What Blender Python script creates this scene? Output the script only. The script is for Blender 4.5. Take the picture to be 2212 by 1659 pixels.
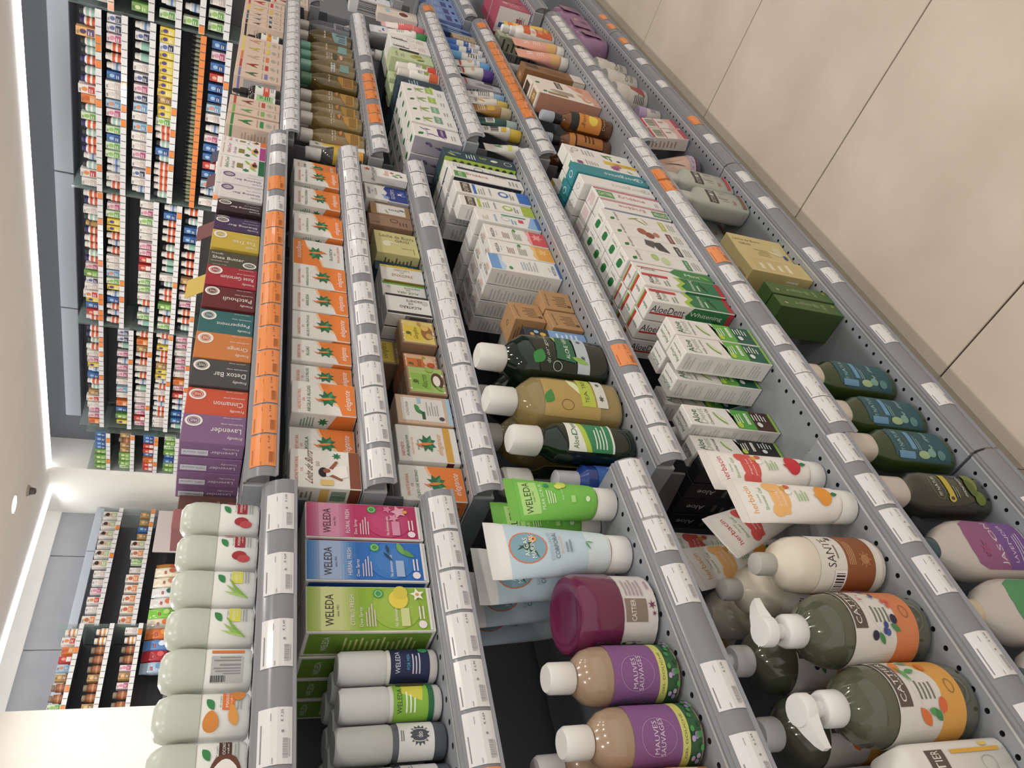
import bpy, math, random
from mathutils import Vector, Matrix
random.seed(7)
R_ = random.Random(11)
SC = bpy.context.scene
for o in list(bpy.data.objects):
    bpy.data.objects.remove(o)
COL = SC.collection

# ---------------------------------------------------------------- camera
H = 1.29
IMG_RIGHT = Vector((-0.19904992, -0.31847966, -0.92679547))
IMG_DOWN = Vector((-0.66911397, 0.73513588, -0.10891156))
FORWARD = Vector((0.71600672, 0.59845296, -0.35942793))
cd = bpy.data.cameras.new('camera')
cam = bpy.data.objects.new('camera', cd)
COL.objects.link(cam)
cam.matrix_world = Matrix((
    (IMG_RIGHT.x, -IMG_DOWN.x, -FORWARD.x, 0.0),
    (IMG_RIGHT.y, -IMG_DOWN.y, -FORWARD.y, 0.0),
    (IMG_RIGHT.z, -IMG_DOWN.z, -FORWARD.z, H),
    (0, 0, 0, 1)))
cd.sensor_width = 36.0
cd.lens = 36.0 * 1636.69 / 2212.0
cd.clip_start = 0.01
SC.camera = cam

# ---------------------------------------------------------------- world, exposure
SC.view_settings.view_transform = 'Standard'
SC.view_settings.look = 'None'
SC.view_settings.gamma = 1.0
SC.view_settings.use_curve_mapping = False
SC.view_settings.exposure = -0.22
w = bpy.data.worlds.new('store_ambient'); SC.world = w
w.use_nodes = True
bg = w.node_tree.nodes['Background']
bg.inputs[0].default_value = (1.0, 0.955, 0.91, 1)
bg.inputs[1].default_value = 0.92
CEIL_Z = 2.83

# ---------------------------------------------------------------- materials
def lin(h):
    h = h.lstrip('#')
    out = []
    for i in (0, 2, 4):
        c = int(h[i:i+2], 16) / 255.0
        out.append(c / 12.92 if c <= 0.04045 else ((c + 0.055) / 1.055) ** 2.4)
    l = .3*out[0] + .59*out[1] + .11*out[2]
    out = [c + (l - c)*.08 for c in out]      # inks and plastics a little muted, as in the store light
    return (out[0], out[1], out[2], 1.0)

MATS = {}
def mat(h, kind='paper'):
    key = (h, kind)
    if key in MATS:
        return MATS[key]
    m = bpy.data.materials.new(kind + '_' + h)
    m.use_nodes = True
    nt = m.node_tree
    b = nt.nodes['Principled BSDF']
    b.inputs['Base Color'].default_value = lin(h)
    rough = {'paper': .52, 'print': .5, 'gloss': .16, 'plastic': .3, 'matte': .8, 'steel': .42, 'liquid': .08, 'rail': .2, 'clear': .08, 'kraft': .75, 'milk': .28, 'film': .12}.get(kind, .5)
    b.inputs['Roughness'].default_value = rough
    if kind in ('paper', 'kraft', 'steel', 'matte'):
        tc = nt.nodes.new('ShaderNodeTexCoord')
        n = nt.nodes.new('ShaderNodeTexNoise')
        n.inputs['Scale'].default_value = {'paper': 35, 'kraft': 260, 'steel': 60, 'matte': 12}[kind]
        n.inputs['Detail'].default_value = 3
        nt.links.new(tc.outputs['Object'], n.inputs['Vector'])
        mx = nt.nodes.new('ShaderNodeMix'); mx.data_type = 'RGBA'
        nt.links.new(n.outputs['Fac'], mx.inputs[0])
        c = lin(h)
        k = .12 if kind == 'kraft' else .05
        mx.inputs[6].default_value = tuple(max(0, v * (1 - k)) for v in c[:3]) + (1,)
        mx.inputs[7].default_value = tuple(min(1, v * (1 + k)) for v in c[:3]) + (1,)
        nt.links.new(mx.outputs[2], b.inputs['Base Color'])
    if kind == 'steel':
        b.inputs['Metallic'].default_value = .25
    if kind in ('liquid', 'clear'):
        b.inputs['Transmission Weight'].default_value = .72 if kind == 'liquid' else .9
        b.inputs['IOR'].default_value = 1.42; b.inputs['Coat Weight'].default_value = .6; b.inputs['Coat Roughness'].default_value = .03
    if kind == 'milk':
        b.inputs['Subsurface Weight'].default_value = .25
        b.inputs['Subsurface Radius'].default_value = (.01, .01, .008)
    if kind == 'gloss':
        b.inputs['Coat Weight'].default_value = .4; b.inputs['Coat Roughness'].default_value = .04
    if kind in ('rail', 'film'):
        b.inputs['Alpha'].default_value = .86 if kind == 'rail' else .28
    MATS[key] = m
    return m

def emit(name, h, s):
    m = bpy.data.materials.new(name); m.use_nodes = True
    b = m.node_tree.nodes['Principled BSDF']
    b.inputs['Base Color'].default_value = lin(h)
    b.inputs['Emission Color'].default_value = lin(h)
    b.inputs['Emission Strength'].default_value = s
    return m

def noisy(name, h1, h2, scale, rough, bump=0.0, detail=6):
    m = bpy.data.materials.new(name); m.use_nodes = True
    nt = m.node_tree; b = nt.nodes['Principled BSDF']
    tc = nt.nodes.new('ShaderNodeTexCoord')
    n = nt.nodes.new('ShaderNodeTexNoise'); n.inputs['Scale'].default_value = scale; n.inputs['Detail'].default_value = detail
    cr = nt.nodes.new('ShaderNodeValToRGB')
    cr.color_ramp.elements[0].position = .3; cr.color_ramp.elements[1].position = .7
    cr.color_ramp.elements[0].color = lin(h1); cr.color_ramp.elements[1].color = lin(h2)
    nt.links.new(tc.outputs['Object'], n.inputs['Vector'])
    nt.links.new(n.outputs['Fac'], cr.inputs['Fac'])
    nt.links.new(cr.outputs['Color'], b.inputs['Base Color'])
    b.inputs['Roughness'].default_value = rough
    if bump:
        bp = nt.nodes.new('ShaderNodeBump'); bp.inputs['Strength'].default_value = bump
        nt.links.new(n.outputs['Fac'], bp.inputs['Height']); nt.links.new(bp.outputs['Normal'], b.inputs['Normal'])
    return m

# ---------------------------------------------------------------- mesh collector
class MB:
    def __init__(s):
        s.v = []; s.f = []; s.mi = []; s.mats = []
    def slot(s, m):
        if m not in s.mats:
            s.mats.append(m)
        return s.mats.index(m)
    def poly(s, pts, m):
        k = len(s.v); s.v.extend([tuple(p) for p in pts])
        s.f.append(tuple(range(k, k + len(pts)))); s.mi.append(s.slot(m))
    def geo(s, vs, fs, m):
        k = len(s.v); s.v.extend([tuple(p) for p in vs]); i = s.slot(m)
        for f in fs:
            s.f.append(tuple(a + k for a in f)); s.mi.append(i)
    def box(s, x0, x1, y0, y1, z0, z1, m):
        s.geo([(x0,y0,z0),(x1,y0,z0),(x1,y1,z0),(x0,y1,z0),(x0,y0,z1),(x1,y0,z1),(x1,y1,z1),(x0,y1,z1)],
              [(0,3,2,1),(4,5,6,7),(0,1,5,4),(1,2,6,5),(2,3,7,6),(3,0,4,7)], m)
    def cham(s, x0, x1, y0, y1, z0, z1, c, m):
        vs = []; idx = {}
        for ix, x in enumerate((x0, x1)):
            for iy, y in enumerate((y0, y1)):
                for iz, z in enumerate((z0, z1)):
                    sx, sy, sz = (c, -c)[ix], (c, -c)[iy], (c, -c)[iz]
                    for ax, p in enumerate(((x, y+sy, z+sz), (x+sx, y, z+sz), (x+sx, y+sy, z))):
                        idx[(ix, iy, iz, ax)] = len(vs); vs.append(p)
        I = idx
        fs = []
        fs.append([I[(0,a,b,0)] for a,b in ((0,0),(0,1),(1,1),(1,0))])
        fs.append([I[(1,a,b,0)] for a,b in ((0,0),(1,0),(1,1),(0,1))])
        fs.append([I[(a,0,b,1)] for a,b in ((0,0),(1,0),(1,1),(0,1))])
        fs.append([I[(a,1,b,1)] for a,b in ((0,0),(0,1),(1,1),(1,0))])
        fs.append([I[(a,b,0,2)] for a,b in ((0,0),(0,1),(1,1),(1,0))])
        fs.append([I[(a,b,1,2)] for a,b in ((0,0),(1,0),(1,1),(0,1))])
        for a in (0,1):
            for b in (0,1):
                fs.append([I[(a,b,0,0)],I[(a,b,1,0)],I[(a,b,1,1)],I[(a,b,0,1)]])
                fs.append([I[(a,0,b,0)],I[(a,1,b,0)],I[(a,1,b,2)],I[(a,0,b,2)]])
                fs.append([I[(0,a,b,1)],I[(1,a,b,1)],I[(1,a,b,2)],I[(0,a,b,2)]])
                for d in (0,1):
                    fs.append([I[(a,b,d,0)],I[(a,b,d,1)],I[(a,b,d,2)]])
        s.geo(vs, fs, m)
    def prism(s, pts, x0, x1, m, close=True):
        """extrude a (y, z) outline along x"""
        n = len(pts)
        vs = [(x0, p[0], p[1]) for p in pts] + [(x1, p[0], p[1]) for p in pts]
        fs = [(i, (i+1) % n, (i+1) % n + n, i + n) for i in range(n)]
        if close:
            fs += [tuple(range(n-1, -1, -1)), tuple(range(n, 2*n))]
        s.geo(vs, fs, m)
    def loft(s, rings, m, n=22, ex=2.0, cap0=True, cap1=True, ax=0.0, ay=0.0):
        vs = []; fs = []
        for r in rings:
            z, rx, ry = r[:3]
            e = r[3] if len(r) > 3 else ex
            for i in range(n):
                a = 2 * math.pi * i / n
                c, q = math.cos(a), math.sin(a)
                vs.append((ax + rx * math.copysign(abs(c) ** (2/e), c), ay + ry * math.copysign(abs(q) ** (2/e), q), z))
        for k in range(len(rings) - 1):
            for i in range(n):
                j = (i + 1) % n
                fs.append((k*n+i, k*n+j, (k+1)*n+j, (k+1)*n+i))
        if cap0: fs.append(tuple(range(n-1, -1, -1)))
        if cap1: fs.append(tuple(range((len(rings)-1)*n, len(rings)*n)))
        s.geo(vs, fs, m)
    def mesh(s, name, smooth=None):
        me = bpy.data.meshes.new(name)
        me.from_pydata(s.v, [], s.f)
        for m in s.mats: me.materials.append(m)
        me.polygons.foreach_set('material_index', s.mi)
        if smooth:
            me.polygons.foreach_set('use_smooth', [True] * len(s.f))
            me.set_sharp_from_angle(angle=math.radians(smooth))
        me.update()
        return me
    def obj(s, name, parent=None, smooth=None):
        return link(name, s.mesh(name, smooth), parent)

def link(name, data, parent=None):
    o = bpy.data.objects.new(name, data); COL.objects.link(o)
    if parent: o.parent = parent
    return o
def tag(o, label, cat, group=None):
    o['label'] = label; o['category'] = cat
    if group: o['group'] = group
    return o
def empty(name, loc, rot=(0, 0, 0)):
    o = link(name, None); o.location = loc; o.rotation_euler = rot
    o.empty_display_size = .02
    return o
def struct(o):
    o['kind'] = 'structure'; return o
def copy_tree(o, parent=None):
    c = o.copy(); COL.objects.link(c); c.parent = parent
    for ch in list(KIDS.get(o.name, [])):
        d = copy_tree(ch, c)
    return c
KIDS = {}
def kid(o, parent):
    KIDS.setdefault(parent.name, []).append(o)
    o.parent = parent
    return o

# ---------------------------------------------------------------- print engine (flat artwork on real surfaces)
GLY = {}
def glyphs(t):
    if t in GLY: return GLY[t]
    cu = bpy.data.curves.new('lettering', 'FONT')
    cu.body = t; cu.resolution_u = 2; cu.size = 1
    ob = bpy.data.objects.new('lettering', cu)
    COL.objects.link(ob)
    dg = bpy.context.evaluated_depsgraph_get()
    me = bpy.data.meshes.new_from_object(ob.evaluated_get(dg))
    vs = [tuple(v.co[:2]) for v in me.vertices]; fs = [tuple(p.vertices) for p in me.polygons]
    bpy.data.objects.remove(ob); bpy.data.curves.remove(cu); bpy.data.meshes.remove(me)
    if vs:
        x0 = min(v[0] for v in vs); x1 = max(v[0] for v in vs); y0 = min(v[1] for v in vs); y1 = max(v[1] for v in vs)
        sx = max(1e-6, x1-x0); sy = max(1e-6, y1-y0)
        vs = [((a-x0)/sx, (b-y0)/sy) for a, b in vs]
    GLY[t] = (vs, fs)
    return GLY[t]

def clip(poly, ax, lo, hi):
    for val, keep in ((lo, 1), (hi, -1)):
        out = []
        for i in range(len(poly)):
            a, b = poly[i], poly[(i+1) % len(poly)]
            da, db = (a[ax]-val)*keep, (b[ax]-val)*keep
            if da >= 0: out.append(a)
            if da*db < 0:
                t = da/(da-db); out.append((a[0]+(b[0]-a[0])*t, a[1]+(b[1]-a[1])*t))
        poly = out
        if len(poly) < 3: return []
    return poly

def ell(cu, cv, ru, rv, n=18, a0=0, a1=2*math.pi):
    return [(cu+ru*math.cos(a0+(a1-a0)*i/n), cv+rv*math.sin(a0+(a1-a0)*i/n)) for i in range(n)]

def shapes(cmds, aspect):
    """list of (polys, colour): u, v in 0..1 of the face; aspect = width / height"""
    for c in cmds:
        k = c[0]
        if k == 'r':
            _, a, b, d, e, col = c; yield [[(a,b),(d,b),(d,e),(a,e)]], col
        elif k == 'e':
            _, a, b, ru, rv, col = c; yield [ell(a,b,ru,rv)], col
        elif k == 'o':
            _, a, b, ru, rv, col, th = c
            n = 18; P = ell(a,b,ru,rv,n); Q = ell(a,b,ru-th,rv-th*aspect,n)
            yield [[P[i],P[(i+1)%n],Q[(i+1)%n],Q[i]] for i in range(n)], col
        elif k == 'p':
            yield [c[1]], c[2]
        elif k == 'f':      # leaf: centre, length and width in units of face width, angle
            _, a, b, L, W, ang, col = c
            pts = []
            for i in range(13):
                t = i/12*2 - 1; q = W*.5*(1-t*t)
                pts.append((t*L*.5, q))
            for i in range(11, 0, -1):
                t = i/12*2 - 1; q = -W*.5*(1-t*t)
                pts.append((t*L*.5, q))
            ca, sa = math.cos(math.radians(ang)), math.sin(math.radians(ang))
            yield [[(a+x*ca-y*sa, b+(x*sa+y*ca)*aspect) for x, y in pts]], col
        elif k == 's':      # star / jagged leaf: centre, radius (of width), points, inner ratio, angle
            _, a, b, r, n, q, ang, col = c
            pts = []
            for i in range(2*n):
                rr = r if i % 2 == 0 else r*q
                t = math.radians(ang) + math.pi*i/n
                pts.append((a+rr*math.cos(t), b+rr*math.sin(t)*aspect))
            yield [pts], col
        elif k == 't':
            s_, a, b, wu, hv, col = c[1:7]
            rot = c[7] if len(c) > 7 else 0
            sh = c[8] if len(c) > 8 else 0
            vs, fs = glyphs(s_)
            o = []
            for x, y in vs:
                x = (x + sh*y)
                if rot == 0: p = (a-wu/2+x*wu, b-hv/2+y*hv)
                elif rot == 90: p = (a-wu/2+(1-y)*wu, b-hv/2+x*hv)
                elif rot == -90: p = (a-wu/2+y*wu, b+hv/2-x*hv)
                else: p = (a+wu/2-x*wu, b+hv/2-y*hv)
                o.append(p)
            yield [[o[i] for i in f] for f in fs], col, True
        elif k in 'lL':     # rows of small text
            _, a, b, d, e, n, col = c
            out = []
            rr = random.Random(int(a*97+b*131+n))
            for i in range(n):
                if k == 'l':
                    hh = (e-b)/n; y = e-hh*i; w_ = (d-a)*rr.uniform(.6, 1)
                    out.append([(a,y-hh*.4),(a+w_,y-hh*.4),(a+w_,y),(a,y)])
                else:
                    hh = (d-a)/n; x = a+hh*i; w_ = (e-b)*rr.uniform(.6, 1)
                    out.append([(x,b),(x+hh*.4,b),(x+hh*.4,b+w_),(x,b+w_)])
            yield out, col
        elif k in 'bB':     # barcode
            _, a, b, d, e, n, col = c
            out = []; rr = random.Random(n)
            x = 0.0
            while x < 1:
                w_ = rr.choice((.5, .5, 1, 1.4))/n
                if k == 'b': out.append([(a+(d-a)*x,b),(a+(d-a)*min(1,x+w_),b),(a+(d-a)*min(1,x+w_),e),(a+(d-a)*x,e)])
                else: out.append([(a,b+(e-b)*x),(d,b+(e-b)*x),(d,b+(e-b)*min(1,x+w_)),(a,b+(e-b)*min(1,x+w_))])
                x += w_ + rr.choice((.5, .8, 1))/n
            yield out, col

def paint(mb, cmds, fn, aspect, strips=None, kind='print', eps=.00008, vst=None):
    """fn(u, v, off) -> point"""
    lay = 1
    for item in shapes(cmds, aspect):
        polys, col = item[0], item[1]
        m = mat(col, kind) if isinstance(col, str) else col
        off = eps*lay + .0001; lay += 1
        small = len(item) > 2
        for P in polys:
            if strips and not small:
                for i in range(strips):
                    Q = clip(P, 0, i/strips, (i+1)/strips)
                    if len(Q) < 3: continue
                    if vst:
                        for j in range(vst):
                            Q2 = clip(Q, 1, j/vst, (j+1)/vst)
                            if len(Q2) >= 3: mb.poly([fn(a, b, off) for a, b in Q2], m)
                    else: mb.poly([fn(a, b, off) for a, b in Q], m)
            else:
                mb.poly([fn(a, b, off) for a, b in P], m)

# ---------------------------------------------------------------- product makers
def carton(name, label, cat, x0, x1, y, z, h, d, col, front=(), side=(), top=(), rz=0, rx=0, ry=0, back=0, dy=None, group=None, kind='paper', far=()):
    """printed folding carton: front faces the aisle (-y), side is the -x face, far the +x face"""
    wd = x1 - x0
    if rx < 0: z += d*math.sin(math.radians(-rx))
    if ry: z += wd/2*math.sin(math.radians(abs(ry)))
    root = empty(name, ((x0+x1)/2, y, z), (math.radians(rx), math.radians(ry), math.radians(rz)))
    tag(root, label, cat, group)
    b = MB(); b.cham(-wd/2, wd/2, 0, d, 0, h, min(.0009, d*.1), mat(col, kind))
    kid(b.obj('carton_body'), root)
    p = MB()
    i = .0012
    if front: paint(p, front, lambda u, v, o: (-wd/2+i+u*(wd-2*i), -o, i+v*(h-2*i)), wd/h)
    if side: paint(p, side, lambda u, v, o: (-wd/2-o, d-i-u*(d-2*i), i+v*(h-2*i)), d/h)
    if far: paint(p, far, lambda u, v, o: (wd/2+o, i+u*(d-2*i), i+v*(h-2*i)), d/h)
    if top: paint(p, top, lambda u, v, o: (-wd/2+i+u*(wd-2*i), i+v*(d-2*i), h+o), wd/d)
    if p.f: kid(p.obj('printed_artwork'), root)
    rows(root, back, dy or d+.0015, label)
    return root

ORD = ['directly behind the front one', 'third back in its row', 'fourth back in its row', 'fifth back in its row', 'sixth back in its row']
def rows(root, n, dy, label, dx=0.0, jit=.0015):
    if n and 'group' not in root: root['group'] = label
    for k in range(n):
        c = copy_tree(root)
        c.location = (root.location.x + dx*(k+1) + R_.uniform(-jit, jit), root.location.y + dy*(k+1), root.location.z)
        c['label'] = short(label, 16 - len(ORD[k].split())) + ', ' + ORD[k]

def short(t, n):
    return ' '.join(t.split()[:n])

def ring_at(rings, z):
    if z <= rings[0][0]: return rings[0]
    for a, b in zip(rings, rings[1:]):
        if z <= b[0]:
            t = (z-a[0])/max(1e-9, b[0]-a[0])
            return (z, a[1]+(b[1]-a[1])*t, a[2]+(b[2]-a[2])*t)
    return rings[-1]

def vessel(name, label, cat, x, y, z, parts, lab=None, rz=0, rx=0, ry=0, back=0, dy=.06, dx=0, group=None, ex=2.0, n=24, extra=None):
    """parts: list of (part name, colour, kind, rings [(z, rx, ry)]); lab: list of (z0, z1, half angle deg, part index, cmds)"""
    root = empty(name, (x, y, z), (math.radians(rx), math.radians(ry), math.radians(rz)))
    tag(root, label, cat, group)
    for pn, col, kind, rings in parts:
        b = MB(); b.loft(rings, mat(col, kind), n=n, ex=ex)
        kid(b.obj(pn, None, 40), root)
    for L in (lab or ()):
        z0, z1, A, pi, cmds = L[:5]
        A = math.radians(A)
        ctr = math.radians(L[5]) if len(L) > 5 else 0
        rings = parts[pi][3]
        def fn(u, v, o):
            zz = z0+(z1-z0)*v
            _, a, b_ = ring_at(rings, zz)[:3]
            t = ctr + (u-.5)*2*A
            s_, c_ = math.sin(t), math.cos(t)
            px = a*math.copysign(abs(s_)**(2/ex), s_); py = -b_*math.copysign(abs(c_)**(2/ex), c_)
            nx, ny = s_/max(a, .002), -c_/max(b_, .002)
            q = math.hypot(nx, ny) or 1
            return (px+(o+.0003)*nx/q, py+(o+.0003)*ny/q, zz)
        _, a0, b0 = ring_at(rings, (z0+z1)/2)[:3]
        p = MB()
        paint(p, cmds, fn, (2*A*(a0+b0)/2)/max(1e-6, z1-z0), strips=max(8, int(math.degrees(2*A)/5)), vst=6, eps=.00012)
        kid(p.obj('printed_label', None), root)
    for pn, me_fn in (extra or ()):
        b = MB(); me_fn(b); kid(b.obj(pn, None, 40), root)
    rows(root, back, dy, label, dx)
    return root
# ---------------------------------------------------------------- lamps of the store
LAMP = emit('downlight_glow', 'fff6e8', 9.0)
def downlight(x, y, label, power=26):
    o = empty('ceiling_downlight', (x, y, CEIL_Z)); tag(o, label, 'ceiling light', 'round ceiling downlights')
    b = MB(); b.loft([(-.006, .088, .088), (-.004, .092, .092), (0, .094, .094)], mat('e8e4dc', 'plastic'), n=28, cap0=False); b.obj('trim_ring', o, 40)
    b = MB(); b.loft([(-.0045, .08, .08), (-.004, .08, .08)], LAMP, n=28); b.obj('lens', o)
    ld = bpy.data.lights.new('downlight_lamp', 'AREA'); ld.shape = 'DISK'; ld.size = .15; ld.energy = power; ld.color = (1, .955, .89) if y < 1 else (1, .98, .95)
    lo = link('downlight_lamp', ld, o); lo.location = (0, 0, -.02)
k = 0
NTH = ['first', 'second', 'third', 'fourth', 'fifth', 'sixth', 'seventh', 'eighth', 'ninth', 'tenth', 'eleventh', 'twelfth', 'thirteenth', 'fourteenth', 'fifteenth', 'sixteenth', 'seventeenth', 'eighteenth', 'nineteenth', 'twentieth'] + ['%d%s' % (n, {1: 'st', 2: 'nd', 3: 'rd'}.get(n % 10, 'th')) for n in range(21, 60)]
for i, x in enumerate((-.7, .5, 1.7, 2.9, 4.1)):
    for j, y in enumerate((-.95, .12)):
        downlight(x, y, 'round recessed ceiling downlight over the aisle, %s in the %s row' % (NTH[i], NTH[j]), 7)
downlight(4.90, 6.12, 'round glowing ceiling downlight near the room corner', 10)
for i, (x, y) in enumerate(((4.9, 2.6), (4.7, 4.3), (3.3, 5.8), (3.0, 3.0), (1.6, 4.6), (.4, 2.8))):
    downlight(x, y, 'round recessed ceiling downlight behind the gondola, %s from the back wall' % NTH[i], 17 if x > 4.5 else 36)

# ---------------------------------------------------------------- room
m_ceil = noisy('ceiling_paint', 'eae8e6', 'edebe9', 3, .9)
m_white = noisy('white_paint', 'e9e7e0', 'eeece6', 4, .75)
m_tile = noisy('stone_tile', 'c6b8a6', 'dacdbd', 3.2, .42, .02, 8)
m_grout = mat('3b3128', 'matte')
b = MB(); b.box(-3, 7.5, -3.5, 8.5, -.06, -.004, m_grout); floor = struct(b.obj('floor'))
TILE = None
def tile_mesh(dx, dy):
    b = MB(); b.cham(0, dx-.004, 0, dy-.004, -.02, 0, .0012, m_tile); return b.mesh('tile')
tm = tile_mesh(.6, 1.2)
for i in range(-4, 13):
    for j in range(-2, 7):
        o = link('tile', tm, floor); o.location = (.293 + .6*i + .002, -.572 + 1.2*j, 0)
tmb = tile_mesh(.6, 1.2)
b = MB(); b.box(-3, 6.0, -3.5, 7.2, CEIL_Z, CEIL_Z+.08, m_ceil); struct(b.obj('ceiling'))
# niche end wall (x = 6) and side wall (y = 7.2)
m_grey = noisy('grey_panel', '85878c', '8c8e93', 5, .5)
m_dgrey = mat('6d7076', 'matte')
b = MB()
b.box(6.42, 6.5, -3.5, 6.85, 0, 3.1, m_dgrey)
struct(b.obj('wall_back'))
b = MB(); b.box(6.0, 6.42, 6.85, 6.93, 0, 3.1, m_white); b.box(6.0, 6.08, 6.93, 7.2, 0, 3.1, m_white); b.box(6.08, 6.5, 6.93, 7.66, 0, 3.1, m_white); b.box(6.0, 6.08, 7.2, 7.66, 0, 3.1, m_white)
struct(b.obj('wall_corner'))
b = MB(); b.box(6.0, 6.5, -3.5, 6.85, 2.98, 3.1, m_dgrey); struct(b.obj('trim_1'))
b = MB(); b.box(-.5, 6.0, 7.58, 7.66, 0, 3.1, m_white); struct(b.obj('wall_side'))
b = MB(); b.box(-.5, 6.0, 7.2, 7.58, 2.98, 3.1, m_dgrey); struct(b.obj('trim_2'))
# white return wall that closes the side niche towards the camera
b = MB(); b.box(1.2, 3.47, 7.0, 7.58, 0, 2.83, m_white); struct(b.obj('wall_return'))
# grey header panels inside the end niche
hd = empty('header_panel', (6.2, 2, 2.4)); tag(hd, 'pale grey metal header panels over the end wall shelves', 'panel')
for y0, y1 in ((.7, 2.09), (2.1, 3.53), (3.54, 4.9), (4.91, 6.28)):
    b = MB(); b.cham(.0, .2, y0-2, y1-2, .148, .29, .006, mat('888d96', 'steel')); b.obj('panel', hd)
sp = empty('wall_panel', (5, 7.56, 2.0)); tag(sp, 'grey wall panels behind the side wall shelves', 'panel')
for x0, x1 in ((3.5, 4.33), (4.34, 5.4), (5.41, 5.98)):
    b = MB(); b.cham(x0-5, x1-5, 0, .018, -1.5, .72, .003, m_grey); b.obj('panel', sp)
for x0, x1 in ((3.5, 4.33), (4.34, 5.4), (5.41, 5.98)):
    b = MB(); b.cham(x0-5, x1-5, -.1, 0, .3, .38, .003, mat('b9c0cc', 'steel')); b.obj('rail_profile', sp)
# LED strips along the ceiling edge
LED = emit('led_strip_glow', 'ffffff', 7.0)
led = MB(); led.box(5.985, 6.03, -2, 6.85, CEIL_Z-.03, CEIL_Z+.012, LED); o = led.obj('led_strip')
tag(o, 'bright LED strip along the ceiling edge above the end wall', 'LED strip')
led = MB(); led.box(3.47, 6.0, 7.18, 7.225, CEIL_Z-.03, CEIL_Z+.012, LED); o = led.obj('led_strip')
tag(o, 'bright LED strip along the ceiling edge above the side wall', 'LED strip')
for nm, loc, rot, sx, sy, e in (('led_lamp', (6.12, 3.6, CEIL_Z-.06), (0, math.radians(12), 0), .12, 6.2, 5), ('led_lamp', (4.75, 7.32, CEIL_Z-.06), (math.radians(-10), 0, 0), 2.4, .12, 6)):
    ld = bpy.data.lights.new(nm, 'AREA'); ld.shape = 'RECTANGLE'; ld.size = sx; ld.size_y = sy; ld.energy = e; ld.color = (1, .985, .96)
    lo = link(nm, ld); lo.location = loc; lo.rotation_euler = rot
# small dark sensor on the ceiling
o = empty('ceiling_sensor', (5.30, 6.41, CEIL_Z)); tag(o, 'small grey camera dome on the ceiling beside the corner', 'sensor')
b = MB(); b.loft([(-.02, .05, .05), (0, .06, .06)], mat('a69e94', 'plastic'), n=20); b.obj('mount', o, 40)
b = MB(); b.loft([(-.07, .015, .015), (-.06, .034, .034), (-.02, .042, .042)], mat('4a463f', 'plastic'), n=20); b.obj('dome', o, 40)

# ---------------------------------------------------------------- gondola
BX = {1: (-.348, .652), 2: (.652, 1.65), 3: (1.65, 2.65), 4: (2.65, 3.65)}
BN = {1: 'near bay', 2: 'middle bay', 3: 'third bay', 4: 'last bay'}
SH = {1: [(1.224, .7576), (1.021, .7576), (.772, .669), (.467, .581), (.148, .581)],
      2: [(1.247, .7576), (1.097, .7576), (.946, .7576), (.696, .669), (.443, .581), (.150, .581)],
      3: [(1.223, .7576), (1.023, .7576), (.818, .669), (.635, .669), (.400, .581), (.150, .581)],
      4: [(1.222, .7576), (1.150, .7576), (.900, .669), (.660, .669), (.435, .581), (.150, .581)]}
SH[4] = [(1.150, .7576), (.900, .669), (.660, .669), (.435, .581), (.150, .581)]
YB = 1.06
m_st = mat('9a9fa6', 'steel'); m_dk = mat('56585e', 'plastic'); m_bk = mat('26272c', 'matte'); m_rim = mat('c2c5c6', 'steel')
m_rail = mat('8f9096', 'rail'); m_back = mat('70727a', 'matte')
PROF = [(0, .001), (-.004, .0015), (-.006, -.002), (-.0085, -.0015), (-.0115, -.0045), (-.0165, -.0125), (-.0195, -.021), (-.0197, -.029), (-.0185, -.035), (-.0225, -.038)]
def holes_strip(mb, x0, y0, nx, ny, p, rad, wall):
    """steel strip with real round peg holes, one per cell"""
    for i in range(nx):
        for j in range(ny):
            cx, cy = x0+p*(i+.5), y0+p*(j+.5); q = p/2
            sq = [(cx-q,cy-q),(cx,cy-q),(cx+q,cy-q),(cx+q,cy),(cx+q,cy+q),(cx,cy+q),(cx-q,cy+q),(cx-q,cy)]
            ci = [(cx+rad*math.cos(math.radians(225+45*k)), cy+rad*math.sin(math.radians(225+45*k))) for k in range(8)]
            vs = [(a, b_, 0) for a, b_ in sq] + [(a, b_, 0) for a, b_ in ci] + [(a, b_, -.012) for a, b_ in ci]
            mb.geo(vs, [(k, (k+1) % 8, 8+(k+1) % 8, 8+k) for k in range(8)], m_st)
            mb.geo(vs[8:], [(k, (k+1) % 8, 8+(k+1) % 8, 8+k) for k in range(8)] + [tuple(range(8, 16))], m_bk)  # hole walls and floors coloured near black: shade of the hollow shelf painted in
SHELF = {}
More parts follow.
